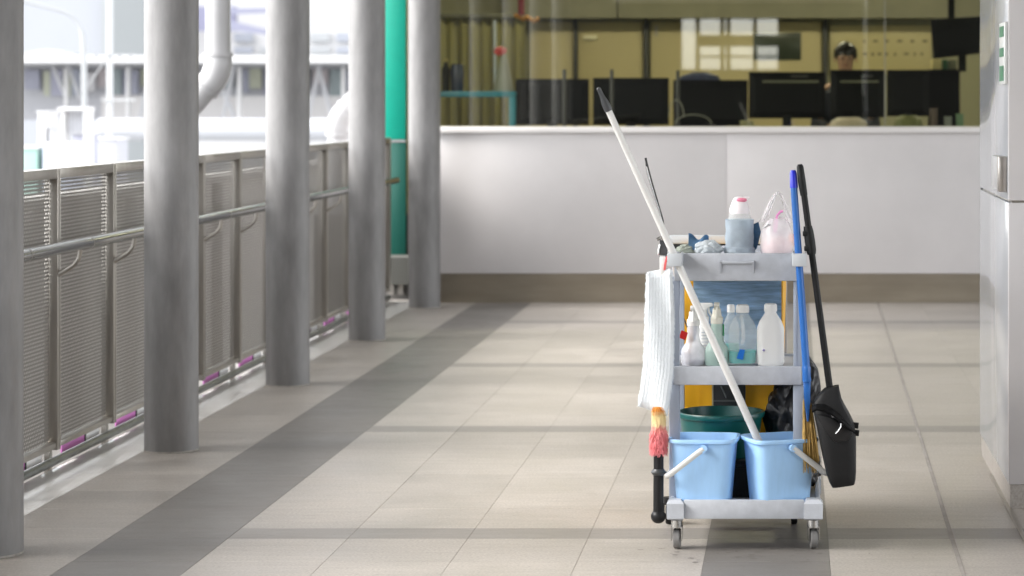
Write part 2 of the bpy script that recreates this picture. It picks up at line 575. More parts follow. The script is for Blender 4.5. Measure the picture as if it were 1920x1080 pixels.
# ------------------------------------------------------------------ green panel and downpipes
gp = thing('green_signboard', 'tall teal green metal panel between the fence end and the last column', 'panel', (-2.96, 18.4, 0))
gx0, gx1 = (722 - CX) * 18.4 / F, (760.5 - CX) * 18.4 / F
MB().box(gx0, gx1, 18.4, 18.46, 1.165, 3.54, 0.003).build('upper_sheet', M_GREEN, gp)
MB().box(gx0 + 0.01, gx1, 18.41, 18.46, 0.17, 1.145, 0.003).build('lower_sheet', mat('shaded_green_paint', (0.0, 0.085, 0.062), 0.4), gp)  # same green, darkened for the shade over the lower part
MB().box(gx0 + 0.01, gx1, 18.405, 18.455, 1.147, 1.163).build('cross_bar', M_PVC, gp)
struct(MB().box(-3.6, -2.5, 18.47, 18.60, -0.3, 0.6).build('wall_kerb', mat('kerb_grey', (0.2, 0.19, 0.18), 0.8), smooth=0))
MB().box(gx0 + 0.02, gx0 + 0.06, 18.42, 18.45, 0.0, 0.168).build('foot', M_STEEL, gp)
MB().box(gx1 - 0.06, gx1 - 0.02, 18.42, 18.45, 0.0, 0.168).build('foot', M_STEEL, gp)

def downpipe(xpix, ypix, Y, label):
    top = P(xpix, 0, Y); top.z = 3.6
    e1 = P(xpix, ypix, Y)
    x = top.x
    t = thing('downpipe', label, 'pipe', (x - 0.35, Y, -3), 'white rain pipes outside the fence')
    r = 0.082
    e2 = e1 + Vector((-0.36, 0, -0.42))
    MB().tube([(x, Y, 3.6), (x, Y, e1.z)], r, 24).build('upper_pipe', M_PVC, t)
    MB().tube([e1 + Vector((-0.04, 0, -0.05)), e2 + Vector((0.02, 0, 0.03))], r, 24).build('slanted_pipe', M_PVC, t)
    MB().tube([(e2.x, Y, e2.z), (e2.x, Y, -6)], r, 24).build('lower_pipe', M_PVC, t)
    for c, sg in ((e1, 1), (e2, -1)):
        q = MB()
        d1 = Vector((0, 0, 1)) * sg
        d2 = Vector((-0.65, 0, -0.76)) * sg
        pts = [c + d1 * 0.13, c + d1 * 0.12, c + d1 * 0.05, c + d1 * 0.02 + d2 * 0.02, c + d2 * 0.05, c + d2 * 0.12, c + d2 * 0.13]
        q.tube(pts, [r + 0.005, r + 0.010, r + 0.010, r + 0.012, r + 0.010, r + 0.010, r + 0.005], 24)
        e = q.build('elbow', M_PVC, t)
        q = MB(); q.tube([c + d1 * 0.115, c + d1 * 0.14], r + 0.017, 24); q.build('collar', M_PVC, e)
        q = MB(); q.tube([c + d2 * 0.115, c + d2 * 0.14], r + 0.017, 24); q.build('collar', M_PVC, e)
downpipe(409, 138, 16.4, 'white plastic downpipe with an elbow right of the second column')
downpipe(712, 132, 20.9, 'white plastic downpipe bending down behind the fourth column')

# ------------------------------------------------------------------ office counter and room behind it
S = F / YW
XL, XR = (828 - CX) / S - 0.05, 3.2
co = thing('office_counter', 'long white panelled counter wall with a bronze steel kick plate', 'counter', (0, YW, 0))
xj = (1362 - CX) / S
for a, b in ((XL, xj - 0.0012), (xj + 0.0012, XR)):
    MB().box(a, b, YW, YW + 0.10, 0.212, 1.222, 0.002).build('front_panel', M_WHITEPANEL, co)
MB().box(XL, XR, YW + 0.012, YW + 0.06, 0.215, 1.21).build('backing', M_WHITEPANEL, co, smooth=0)
MB().box(XL - 0.02, XR, YW - 0.03, YW + 0.40, 1.224, 1.268, 0.006).build('ledge', mat('ledge_white', (0.64, 0.62, 0.615), 0.35), co)
MB().box(XL, XR, YW + 0.02, YW + 0.08, 0.0, 0.210).build('kick_plate', mat('bronze_steel', (0.34, 0.30, 0.24), 0.33, 0.85, var=0.12, vscale=2, stretch=(1, 1, 6), rvar=0.08), co, smooth=0)

gl = thing('office_window', 'wide office window of clear panes above the white counter', 'window', (0, YW + 0.08, 1.27))
xg = [XL + 0.02, (1660 - CX) / S, XR]
for a, b in zip(xg, xg[1:]):
    MB().box(a + 0.002, b - 0.002, YW + 0.08, YW + 0.086, 1.2685, 3.3).build('pane', M_GLASS, gl, smooth=0)
MB().box(xg[1] - 0.0035, xg[1] + 0.0035, YW + 0.078, YW + 0.088, 1.2685, 3.3).build('glazing_joint', mat('joint_sealant', (0.20, 0.20, 0.17), 0.5), gl, smooth=0)
MB().box(XL, XR, YW + 0.05, YW + 0.12, 3.3, 3.55).build('head_frame', M_STEEL, gl, smooth=0)

YB = 23.6
SB = F / YB
M_OLIVE = mat('office_wall', (0.30, 0.29, 0.19), 0.7, var=0.08, vscale=1.5)
M_DOOR = mat('office_door', (0.47, 0.40, 0.21), 0.5, var=0.05, vscale=1.5)
room = MB()
room.box(-3.8, 4.5, YB, YB + 0.2, 0.3, 3.4)
room.prism([(-3.02, 18.5, 0.3), (-3.78, YB, 0.3), (-3.68, YB, 0.3), (-2.92, 18.5, 0.3)], (0, 0, 3.1))
room.box(4.3, 4.5, YW + 0.4, YB, 0.3, 3.4)
struct(room.build('wall_office', M_OLIVE, smooth=0))
struct(MB().prism([(-3.10, 18.62, 0.0), (-3.86, YB + .2, 0.0), (-3.81, YB + .2, 0.0), (-3.05, 18.62, 0.0)], (0, 0, 3.4)).build('wall_cladding', M_WHITEPANEL, smooth=0))
struct(MB().prism([(-3.0, 18.1, 0.1), (4.5, 18.1, 0.1), (4.5, YB + .2, 0.1), (-3.8, YB + .2, 0.1)], (0, 0, 0.2)).build('office_floor', mat('office_carpet', (0.10, 0.10, 0.09), 0.9), smooth=0))
struct(MB().prism([(-3.0, YW + .2, 3.4), (4.5, YW + .2, 3.4), (4.5, YB + .2, 3.4), (-3.8, YB + .2, 3.4)], (0, 0, 0.1)).build('office_ceiling', mat('office_ceiling', (0.6, 0.6, 0.52), 0.8), smooth=0))
zb = Z(36, YB)
bulk = thing('office_bulkhead', 'olive grey boxed beam along the top of the office wall', 'beam', (0, YB - 0.3, zb))
for a, b in ((955, 1161), (1163, 1900)):
    MB().box(X(a, YB), X(b, YB), YB - 0.32, YB - 0.01, zb, 3.39, 0.004).build('panel', mat('bulkhead', (0.27, 0.262, 0.195), 0.75, var=0.14, vscale=2.5), bulk)
# doors on the rear wall
def door(a, b, label, hx=None):
    t = thing('sliding_door', label, 'door', (X((a + b) / 2, YB), YB - 0.03, 0.3), 'cream doors at the back of the office')
    MB().box(X(a, YB), X(b, YB), YB - 0.05, YB - 0.005, 0.302, zb - 0.03, 0.004).build('leaf', M_DOOR, t)
    if hx:
        MB().box(X(hx, YB), X(hx + 26, YB), YB - 0.08, YB - 0.051, Z(75, YB), Z(66, YB), 0.004).build('name_plate', mat('cream_plate', (0.75, 0.70, 0.5), 0.4), t)
        MB().lathe((X(hx - 2, YB), YB - 0.06, Z(58, YB)), [(0.004, -0.01), (0.016, 0), (0.004, 0.01)], 10).build('hook', M_STEEL, t)
door(995, 1076, 'cream door behind the leftmost black monitor')
door(1085, 1206, 'cream door with a small pale plate near its top', 1094)
door(1221, 1540, 'wide cream sliding door with a dark window pane')
for o in list(bpy.data.objects):
    if o.name.startswith('sliding_door') and o['label'].startswith('wide'):
        MB().box(X(1413, YB), X(1502, YB), YB - 0.062, YB - 0.052, Z(113, YB), Z(61, YB), 0.003).build('window_pane', mat('dark_pane', (0.035, 0.045, 0.03), 0.25), o)
        MB().box(X(1229, YB), X(1233, YB), YB - 0.07, YB - 0.052, Z(68, YB), Z(48, YB)).build('hook', M_STEEL, o)
for px, w, l in ((1080, 6, 'thin dark post left of the door with the pale plate'), (1212, 8, 'dark post right of the door with the pale plate'), (1547, 8, 'dark post beside the head of the office worker')):
    tag(MB().box(X(px - w / 2, YB), X(px + w / 2, YB), YB - 0.10, YB - 0.06, 0.302, zb - 0.002, 0.003).build('door_post', mat('dark_frame', (0.02, 0.022, 0.025), 0.5), loc=(X(px, YB), YB - 0.08, 0.3)), l, 'post', 'dark posts between the office doors')
# white board
wb = thing('whiteboard', 'cream planning board with faint writing behind the office worker', 'board', (X(1650, YB), YB - 0.03, Z(130, YB)))
MB().box(X(1556, YB), X(1746, YB), YB - 0.04, YB - 0.01, Z(140, YB), Z(48, YB), 0.003).build('board', mat('board_cream', (0.50, 0.43, 0.22), 0.35, var=0.05, vscale=1), wb)
MB().box(X(1552, YB), X(1748, YB), YB - 0.045, YB - 0.012, Z(48, YB), Z(44, YB), 0.002).build('frame', mat('board_frame', (0.2, 0.19, 0.12), 0.5), wb)
mk = MB()
for rowy in (76, 100):
    px = 1618
    while px < 1730:
        w = random.uniform(4, 10)
        mk.box(X(px, YB), X(px + w, YB), YB - 0.043, YB - 0.0405, Z(rowy + 3 + random.uniform(0, 2), YB), Z(rowy - 1, YB))
        px += w + random.uniform(6, 16)
mk.build('writing', mat('board_ink', (0.17, 0.15, 0.08), 0.6), wb, smooth=0)

# ceiling lamps of the office (their light)
for i, x in enumerate((-2.2, -0.2, 1.8)):
    t = thing('ceiling_lamp', 'lit ceiling lamp of the office, %s' % ('left', 'middle', 'right')[i], 'lamp', (x, 20.9, 3.3), 'lit office ceiling lamps')
    MB().box(x - 0.62, x + 0.62, 20.6, 21.2, 3.34, 3.398).build('housing', M_PVC, t, smooth=0)
    MB().box(x - 0.58, x + 0.58, 20.64, 21.16, 3.325, 3.338).build('diffuser', mat('lamp_diffuser', (0.9, 0.9, 0.85), 0.5, emit=((1.0, 0.93, 0.72), 5.0)), t, smooth=0)

# desk and monitors
desk = thing('control_desk', 'long dark desk carrying the row of monitors behind the glass', 'desk', (0, 19.2, 0.3))
M_DESK = mat('desk_grey', (0.13, 0.125, 0.10), 0.5, var=0.1)
MB().box(-2.25, 1.9, 18.75, 19.6, 1.135, 1.17, 0.004).build('top', M_DESK, desk)
for x in (-2.1, -0.8, 0.5, 1.75):
    MB().box(x - 0.02, x + 0.02, 18.85, 19.5, 0.302, 1.133).build('leg', M_DESK, desk, smooth=0)
M_MON = mat('monitor_black', (0.003, 0.0035, 0.005), 0.6, var=0.2, vscale=4, spec=0.15)
def monitor(a, b, ytop, ybot, Y, label, stripe=False, word=None):
    cx = X((a + b) / 2, Y)
    t = thing('monitor', label, 'monitor', (cx, Y, 1.17), 'black monitors seen from behind')
    z0, z1 = Z(ybot, Y), Z(ytop, Y)
    sh = MB()
    x0, x1 = X(a, Y), X(b, Y)
    sh.sections([[(x0, Y + 0.02, z0), (x1, Y + 0.02, z0), (x1, Y + 0.02, z1), (x0, Y + 0.02, z1)],
                 [(x0, Y - 0.005, z0), (x1, Y - 0.005, z0), (x1, Y - 0.005, z1), (x0, Y - 0.005, z1)],
                 [(x0 + 0.05, Y - 0.03, z0 + 0.05), (x1 - 0.05, Y - 0.03, z0 + 0.05), (x1 - 0.05, Y - 0.03, z1 - 0.05), (x0 + 0.05, Y - 0.03, z1 - 0.05)]])
    sh.build('shell', M_MON, t, smooth=0)
    MB().box(cx - 0.035, cx + 0.035, Y - 0.02, Y + 0.03, 1.176, z0 + 0.08, 0.004).build('neck', M_MON, t)
    MB().box(cx - 0.13, cx + 0.13, Y - 0.09, Y + 0.10, 1.1705, 1.184, 0.004).build('foot', M_MON, t)
    if stripe:
        zs = Z(153, Y)
        MB().box(x0 + (x1 - x0) * 0.18, x1 - 0.05, Y - 0.034, Y - 0.031, zs - 0.008, zs + 0.008).build('trim_strip', mat('monitor_strip', (0.16, 0.16, 0.11), 0.4), t, smooth=0)
        MB().box(x0 + (x1 - x0) * 0.55, x0 + (x1 - x0) * 0.78, Y - 0.034, Y - 0.031, zs + 0.035, zs + 0.048).build('maker_mark', mat('monitor_mark', (0.05, 0.05, 0.05), 0.4), t, smooth=0)
for k, (a, b, yt, yb_, l, st) in enumerate((
        (967, 1104, 148, 234, 'leftmost black monitor beside the teal frame', False),
        (1112, 1254, 146, 234, 'second black monitor from the left, behind the tip of the mop pole', False),
        (1262, 1402, 150, 236, 'black monitor left of the stack with a pale strip, above the bottle on the cart', False),
        (1404, 1547, 135, 222, 'black monitor with a pale strip just left of the office worker', True),
        (1557, 1659, 131, 220, 'black monitor hiding the body of the office worker', True),
        (1663, 1742, 131, 218, 'rightmost black monitor beside the glass joint', False))):
    monitor(a, b, yt, yb_, 19.15 + 0.02 * (k % 2), l, st)
# thin stanchions in front of the monitors
for px, yt, l in ((1058, 130, 'thin grey rod in front of the leftmost monitor'), (1147, 130, 'short dark rod above the second monitor'), (1271, 132, 'dark rod between the second and third monitors')):
    x = X(px, 18.95)
    tag(MB().box(x - 0.014, x + 0.014, 18.94, 18.965, 1.1705, Z(yt, 18.95), 0.004).build('desk_rod', mat('rod_grey', (0.06, 0.06, 0.065), 0.4), loc=(x, 18.95, 1.17)), l, 'rod', 'rods on the desk')
# cable loops
for (px, py, l, w) in ((1268, 200, 'thin pale cable looping left of the third monitor', 14), (1300, 222, 'thin pale cable arching low in front of the third monitor', 34)):
    pts = []
    for k in range(17):
        a = math.pi * k / 16
        p = P(px + w * math.cos(a), py + (32 if w < 20 else 18) * (0.6 - math.sin(a)), 18.9)
        p.z = max(p.z, 1.176)
        pts.append(p)
    tag(MB().tube(pts, 0.004, 6).build('cable', mat('cable_pale', (0.28, 0.28, 0.24), 0.5), loc=(X(px, 18.9), 18.9, 1.172)), l, 'cable', 'cables on the desk')
# office chair with blue back, seen over the monitors
ch = thing('office_chair', 'blue office chair back rising above the third monitor', 'chair', (X(1312, 20.1), 20.1, 0.3))
M_BLUEFAB = mat('blue_fabric', (0.05, 0.06, 0.12), 0.8, var=0.3, vscale=30)
cx = X(1312, 20.1)
MB().lathe((cx, 20.1, 0), [(0.10, 1.12), (0.20, 1.18), (0.215, 1.40), (0.20, 1.58), (0.15, 1.66), (0.05, 1.69)], 24, 2.6, 1, 0.28).build('backrest', M_BLUEFAB, ch)
MB().lathe((cx, 20.35, 0), [(0.2, 0.80), (0.25, 0.82), (0.25, 0.87), (0.2, 0.9)], 24, 3).build('seat', M_BLUEFAB, ch)
MB().box(cx - 0.03, cx + 0.03, 20.11, 20.16, 0.82, 1.25).build('back_bar', M_BLACK, ch)
MB().tube([(cx, 20.35, 0.4), (cx, 20.35, 0.8)], 0.03, 10).build('stem', M_BLACK, ch)
for k in range(5):
    a = 2 * math.pi * k / 5
    MB().tube([(cx, 20.35, 0.42), (cx + 0.28 * math.cos(a), 20.35 + 0.28 * math.sin(a), 0.325)], [0.025, 0.022], 8).build('leg', M_BLACK, ch)
# dark wall-hung speaker box and shelf clutter at right
sp = thing('wall_monitor', 'bulky black screen hung high at the right end of the office', 'monitor', (X(1790, 19.9), 19.9, 2.0))
Yq = 19.9
MB().prism([P(1745, 36, Yq), P(1840, 30, Yq), P(1838, 100, Yq), P(1752, 110, Yq)], (0, 0.12, 0), 0.006).build('case', M_MON, sp)
MB().box(X(1798, Yq), X(1812, Yq), Yq + 0.02, Yq + 0.1, Z(134, Yq), Z(100, Yq)).build('arm', M_MON, sp)
MB().box(X(1780, Yq), X(1792, Yq), Yq + 0.121, Yq + 0.2, Z(60, Yq), 3.39).build('hanger', M_MON, sp)
fs = [('folder', 1747, 1764, 111, 130, (0.52, 0.44, 0.2), 'cream folder standing right of the planning board'),
      ('folder', 1766, 1776, 112, 130, (0.03, 0.09, 0.04), 'dark green folder beside the cream one'),
      ('folder', 1778, 1792, 112, 130, (0.12, 0.12, 0.07), 'olive folder under the hanging screen')]
Ys = 20.6
shelf = thing('shelf', 'dark shelf at the right end of the office', 'shelf', (X(1785, Ys), Ys, 0.3))
MB().box(X(1742, Ys), X(1800, Ys), Ys - 0.12, Ys + 0.15, Z(134, Ys), Z(130.3, Ys)).build('board', M_MON, shelf, smooth=0)
MB().box(X(1742, Ys), X(1800, Ys), Ys + 0.02, Ys + 0.15, 0.302, Z(134.1, Ys)).build('cabinet', M_MON, shelf, smooth=0)
for n_, a, b, t_, bt, c, l in fs:
    tag(MB().box(X(a, Ys), X(b, Ys), Ys - 0.1, Ys + 0.1, Z(bt, Ys), Z(t_, Ys), 0.003).build(n_, mat('folder_%d' % a, c, 0.6), loc=(X((a + b) / 2, Ys), Ys, Z(bt, Ys))), l, 'folder', 'folders at the right end of the office')
Yc = 18.35
for a, b, t_, c, l, n_, cat in ((1675, 1732, 216, (0.16, 0.17, 0.06), 'olive green bag lying behind the ledge', 'cloth_bag', 'bag'),
                                (1743, 1758, 203, (0.10, 0.07, 0.06), 'brown bottle behind the ledge near the right end', 'desk_bottle', 'bottle'),
                                (1770, 1785, 218, (0.22, 0.24, 0.23), 'grey cup behind the ledge', 'cup', 'cup'),
                                (1792, 1807, 213, (0.14, 0.24, 0.15), 'pale green cup behind the ledge', 'cup', 'cup'),
                                (1388, 1413, 226, (0.26, 0.25, 0.13), 'small olive box behind the ledge under the third monitor', 'box', 'box'),
                                (1552, 1630, 220, (0.55, 0.47, 0.36), 'pile of pale papers in front of the office worker', 'paper_pile', 'papers')):
    x0, x1 = X(a, Yc), X(b, Yc)
    zt = Z(t_, Yc)
    q = MB()
    c0 = ((x0 + x1) / 2, Yc, 1.05)
    r = (x1 - x0) / 2
    h = zt - 1.05
    if cat in ('bag', 'papers'):
        q.lathe(c0, [(r, 0), (r * 1.0, h * 0.6), (r * 0.85, h * 0.9), (r * 0.5, h)], 24, 3.5, 1, min(1, 0.12 / r))
    elif cat == 'box':
        q.box(x0, x1, Yc - 0.05, Yc + 0.05, 1.05, zt, 0.004)
    else:
        q.lathe(c0, [(r * 0.8, 0), (r, h), (r * 0.92, h), (r * 0.75, 0.02)], 18)
    tag(q.build(n_, mat(n_ + '_%d' % a, c, 0.6, var=0.15, vscale=20), loc=c0), l, cat)
# the low shelf behind the ledge carrying those things
low = thing('inner_shelf', 'low shelf running behind the glass below the ledge', 'shelf', (0, 18.35, 0.3))
MB().box(-2.4, 1.9, 18.1, 18.6, 1.02, 1.048).build('board', M_DESK, low, smooth=0)
MB().box(-2.4, 1.9, 18.55, 18.6, 0.302, 1.018).build('support', M_DESK, low, smooth=0)

# left end of the office: teal frame, conical stand with a red flower, red lantern, dark jar
Yt = 18.8
tf = thing('teal_frame', 'teal steel table frame at the left end of the office', 'table', (X(900, Yt), Yt, 0.3))
M_TEAL = mat('teal_paint', (0.01, 0.17, 0.22), 0.4)
MB().box(-2.9, X(967, Yt), Yt - 0.03, Yt + 0.03, Z(182, Yt), Z(171, Yt), 0.004).build('beam', M_TEAL, tf)
MB().box(X(955, Yt), X(967, Yt), Yt - 0.028, Yt + 0.028, 0.302, Z(182.2, Yt), 0.004).build('leg', M_TEAL, tf)
MB().box(-2.9, -2.84, Yt - 0.028, Yt + 0.028, 0.302, Z(182.2, Yt), 0.004).build('leg', M_TEAL, tf)
MB().box(-2.9, X(960, Yt), Yt + 0.031, Yt + 0.62, Z(178, Yt), Z(172, Yt), 0.004).build('top', M_TEAL, tf)
Yv = 19.1
vz = Z(171.5, Yv)
cn = thing('cone_stand', 'grey conical stand topped with a red flower on the teal table', 'ornament', (X(940, Yv), Yv, Z(172, 19.1)))
x = X(944, Yv)
MB().lathe((x, Yv, 0), [(0.085, vz), (0.03, Z(110, Yv)), (0.012, Z(98, Yv))], 20).build('cone', mat('cone_grey', (0.25, 0.25, 0.18), 0.4), cn)
MB().sphere((X(938, Yv), Yv, Z(96, Yv)), 0.045, 3, (1.1, 1, 0.8), lambda n: 1 + 0.25 * noise.noise(n * 4)).build('flower', mat('red_flower', (0.62, 0.07, 0.06), 0.6), cn)
MB().tube([(X(929, Yv), Yv, vz), (X(928, Yv), Yv, Z(38, Yv))], 0.014, 10).build('tube', mat('pale_tube', (0.45, 0.48, 0.47), 0.3), cn)
jar = thing('dark_jar', 'dark blue jar on the teal table', 'jar', (X(857, Yv), Yv, vz))
x = X(857, Yv)
MB().lathe((x, Yv, 0), [(0.045, vz), (0.05, vz + 0.02), (0.055, Z(135, Yv)), (0.048, Z(122, Yv)), (0.04, Z(120, Yv))], 20).build('body', mat('dark_blue_glaze', (0.02, 0.03, 0.07), 0.2), jar)
jb = thing('black_flask', 'black flask left of the dark jar on the teal table', 'flask', (X(834, Yv), Yv, vz))
x = X(836, Yv)
MB().lathe((x, Yv, 0), [(0.03, vz), (0.032, Z(130, Yv)), (0.015, Z(122, Yv)), (0.014, Z(116, Yv))], 16).build('body', M_MON, jb)
MB().lathe((x, Yv, 0), [(0.017, Z(116, Yv)), (0.017, Z(110, Yv))], 16).build('cap', mat('yellow_cap', (0.5, 0.4, 0.12), 0.5), jb)
la = thing('red_ornament', 'red hanging ornament with an orange fringe high at the left of the office', 'ornament', (X(978, 20), 20, Z(30, 20)))
x = X(977, 20)
MB().lathe((x, 20, 0), [(0.025, Z(28, 20)), (0.026, Z(0, 20)), (0.02, Z(-40, 20))], 16).build('cord_roll', mat('dark_red', (0.30, 0.01, 0.03), 0.5), la)
q = MB()
for k in range(7):
    q.sphere(P(968 + k * 6.5, 29 + (k % 3) * 2 + k * 1.2, 20), 0.022, 2, (1, 1, 0.9))
q.build('fringe', mat('orange_fringe', (0.62, 0.26, 0.02), 0.6), la)
MB().tube([(x, 20, Z(-40, 20)), (x, 20, 3.4)], 0.004, 6).build('cord', M_BLACK, la)
cab = thing('olive_cabinet', 'tall olive cabinet with pleated curtain at the left end of the office', 'cabinet', (X(900, 22), 22, 0.3))
def curtain(u, v):
    px = 790 + u * 195
    return (X(px, 22), 22 + 0.018 * math.sin(u * 60) + 0.012 * math.sin(u * 23), 0.32 + v * (Z(34, 22) - 0.32))
MB().grid(curtain, 120, 1, 0.01).build('curtain', mat('olive_curtain', (0.27, 0.25, 0.10), 0.8), cab)
MB().box(X(785, 22), X(990, 22), 21.95, 22.08, Z(33.8, 22), Z(26, 22), 0.003).build('rail', mat('rail_dark', (0.05, 0.05, 0.03), 0.5), cab)

# office worker
def person():
    Yp = 19.75
    hx = X(1585, Yp)
    fz = 0.3
    t = thing('person', 'dark-haired office worker in dark clothes standing behind the monitors, looking down', 'person', (hx, Yp, fz))
    top = Z(78, Yp)
    hc = top - 0.125
    jm = {'pel': (0, 0.02, 0.88), 'wa': (0, 0.02, 1.00), 'ch': (0, 0.0, 1.16), 'sh': (0, -0.01, 1.25), 'nk': (0, -0.02, 1.33), 'h0': (0, -0.035, hc - fz - 0.07), 'h1': (0, -0.035, hc - fz), 'h2': (0, -0.025, hc - fz + 0.06),
          'ls': (-0.17, 0, 1.23), 'le': (-0.22, -0.05, 0.98), 'lw': (-0.10, -0.26, 0.93), 'lf': (-0.06, -0.33, 0.92), 'rs': (0.17, 0, 1.23), 're': (0.22, -0.05, 0.98), 'rw': (0.10, -0.26, 0.93), 'rf': (0.06, -0.33, 0.92),
          'lh': (-0.09, 0.02, 0.82), 'lk': (-0.10, 0.0, 0.44), 'la': (-0.10, 0.03, 0.08), 'lt': (-0.10, -0.12, 0.03), 'rh': (0.09, 0.02, 0.82), 'rk': (0.10, 0.0, 0.44), 'ra': (0.10, 0.03, 0.08), 'rt': (0.10, -0.12, 0.03)}
    rad = {'pel': 0.13, 'wa': 0.12, 'ch': 0.13, 'sh': 0.09, 'nk': 0.05, 'h0': 0.06, 'h1': 0.080, 'h2': 0.070, 'ls': 0.06, 'le': 0.042, 'lw': 0.03, 'lf': 0.03, 'lh': 0.085, 'lk': 0.058, 'la': 0.04, 'lt': 0.035}
    for k in list(rad):
        if k[0] == 'l' : rad['r' + k[1:]] = rad[k]
    keys = list(jm)
    edges = [('pel', 'wa'), ('wa', 'ch'), ('ch', 'sh'), ('sh', 'nk'), ('nk', 'h0'), ('h0', 'h1'), ('h1', 'h2'), ('sh', 'ls'), ('ls', 'le'), ('le', 'lw'), ('lw', 'lf'), ('sh', 'rs'), ('rs', 're'), ('re', 'rw'), ('rw', 'rf'),
             ('pel', 'lh'), ('lh', 'lk'), ('lk', 'la'), ('la', 'lt'), ('pel', 'rh'), ('rh', 'rk'), ('rk', 'ra'), ('ra', 'rt')]
    me = bpy.data.meshes.new('body')
    me.from_pydata([jm[k] for k in keys], [(keys.index(a), keys.index(b)) for a, b in edges], [])
    o = bpy.data.objects.new('body', me)
    scene.collection.objects.link(o)
    o.parent = t
    sk = o.modifiers.new('Skin', 'SKIN')
    for i, k in enumerate(keys):
        me.skin_vertices[0].data[i].radius = (rad[k], rad[k])
        me.skin_vertices[0].data[i].use_root = (k == 'pel')
    sk.use_smooth_shade = True
    sb = o.modifiers.new('Sub', 'SUBSURF'); sb.levels = sb.render_levels = 2
    skin = mat('skin', (0.42, 0.24, 0.15), 0.5)
    me.materials.append(skin)
    W = lambda a: (hx + a[0], Yp + a[1], fz + a[2])
    # clothing: a dark shirt shell round the torso
    MB().lathe((hx, Yp, fz), [(0.15, 0.80), (0.165, 0.9), (0.16, 1.0), (0.185, 1.15), (0.19, 1.22), (0.12, 1.29), (0.07, 1.315)], 28, 2.4, 1.0, 0.75).build('shirt', mat('dark_shirt', (0.03, 0.035, 0.05), 0.8), t)
    for s_ in (-1, 1):
        MB().tube([W((s_ * 0.15, 0, 1.235)), W((s_ * 0.205, -0.02, 1.10)), W((s_ * 0.225, -0.05, 0.97)), W((s_ * 0.14, -0.20, 0.94))], [0.075, 0.062, 0.056, 0.045], 14).build('sleeve', MATS['dark_shirt'], t)
        MB().tube([W((s_ * 0.09, 0.02, 0.84)), W((s_ * 0.10, 0, 0.44)), W((s_ * 0.10, 0.03, 0.07))], [0.10, 0.075, 0.06], 14).build('trouser_leg', mat('dark_trousers', (0.015, 0.015, 0.02), 0.8), t)
    hz = hc - fz
    def hair(n):
        k = 1 + 0.05 * noise.noise(n * 6)
        if n.y < -0.25 and n.z < 0.45 + 0.15 * n.x:
            k *= 0.80
        if n.z < -0.35:
            k *= 0.85
        return k
    MB().sphere(W((0, -0.022, hz + 0.022)), 0.1, 4, (0.95, 1.0, 1.05), hair).build('hair', mat('black_hair', (0.012, 0.010, 0.009), 0.4), t)
    for s_ in (-1, 1):
        MB().sphere(W((s_ * 0.032, -0.108, hz - 0.012)), 0.013, 2, (1, 0.6, 0.5)).build('eye', mat('eye_dark', (0.02, 0.015, 0.012), 0.3), t)
        MB().sphere(W((s_ * 0.086, -0.02, hz - 0.02)), 0.02, 2, (0.4, 0.8, 1.3)).build('ear', skin, t)
    MB().sphere(W((0, -0.118, hz - 0.03)), 0.016, 2, (0.8, 0.9, 1.4)).build('nose', skin, t)
    MB().sphere(W((0, -0.105, hz - 0.068)), 0.018, 2, (1.2, 0.5, 0.35)).build('mouth', mat('lips', (0.30, 0.10, 0.08), 0.5), t)
person()

# ------------------------------------------------------------------ white lift wall at right
M_ENAMEL = mat('white_enamel', (0.42, 0.435, 0.46), 0.16, var=0.04, vscale=1.5, coat=0.3)
lw = thing('lift_wall', 'glossy white wall panels of the lift at the right edge', 'wall', (0.775, 9.4, 0))
XP, Y0, Y1, zj = 0.775, 8.77, 10.12, 1.097
for z0, z1 in ((0.086, zj - 0.004), (zj + 0.004, 3.54)):
    MB().box(XP, XP + 0.03, Y0 + 0.034, Y1, z0, z1, 0.003).build('side_panel', M_ENAMEL, lw)
    MB().box(XP, 2.8, Y0, Y0 + 0.033, z0, z1, 0.003).build('front_panel', M_WHITEPANEL, lw)
MB().box(XP + 0.012, 2.8, Y0 + 0.012, Y1 - 0.01, 0.088, 3.53).build('core', M_STEEL, lw, smooth=0)
MB().box(XP + 0.006, 2.8, Y0 + 0.006, Y1 - 0.01, 0.0, 0.085).build('plinth', M_TILE, lw, smooth=0)
MB().box(XP + 0.005, 2.8, Y1, Y1 + 0.02, 0.086, 3.54).build('rear_panel', mat('dark_rear', (0.03, 0.03, 0.032), 0.4), lw, smooth=0)
cb = thing('call_box', 'brushed steel call button box on the lift wall', 'button box', (XP, 8.9, 1.13))
MB().box(XP - 0.032, XP - 0.0005, 8.83, 8.90, 1.130, 1.258, 0.004).build('steel_front', mat('box_steel', (0.50, 0.47, 0.44), 0.3, 0.9, var=0.15, vscale=20), cb)
MB().box(XP - 0.030, XP - 0.0005, 8.905, 9.16, 1.134, 1.256, 0.006).build('white_cover', M_PVC, cb)
sg = thing('lift_sign', 'small white and green pictogram sign on the lift wall', 'sign', (XP, 8.9, 1.52))
MB().box(XP - 0.012, XP - 0.0005, 8.80, 9.03, 1.518, 1.742, 0.002).build('plate', mat('sign_white', (0.62, 0.63, 0.62), 0.35), sg)
for z0, z1 in ((1.530, 1.585), (1.618, 1.650), (1.690, 1.728)):
    MB().box(XP - 0.0145, XP - 0.0125, 8.84, 9.00, z0, z1).build('pictogram', mat('sign_green', (0.01, 0.16, 0.07), 0.4), sg, smooth=0)

# ================================================================== OUTSIDE
def haze_mat(name, col, *a, **k):  # lifts colours towards pale: haze and glare put into the paint
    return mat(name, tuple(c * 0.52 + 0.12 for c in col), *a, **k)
def wall_boxes(q, a, b, t_, bt, Y, d=0.5):
    q.box(X(a, Y), X(b, Y), Y, Y + d, Z(bt, Y), Z(t_, Y))
    return q
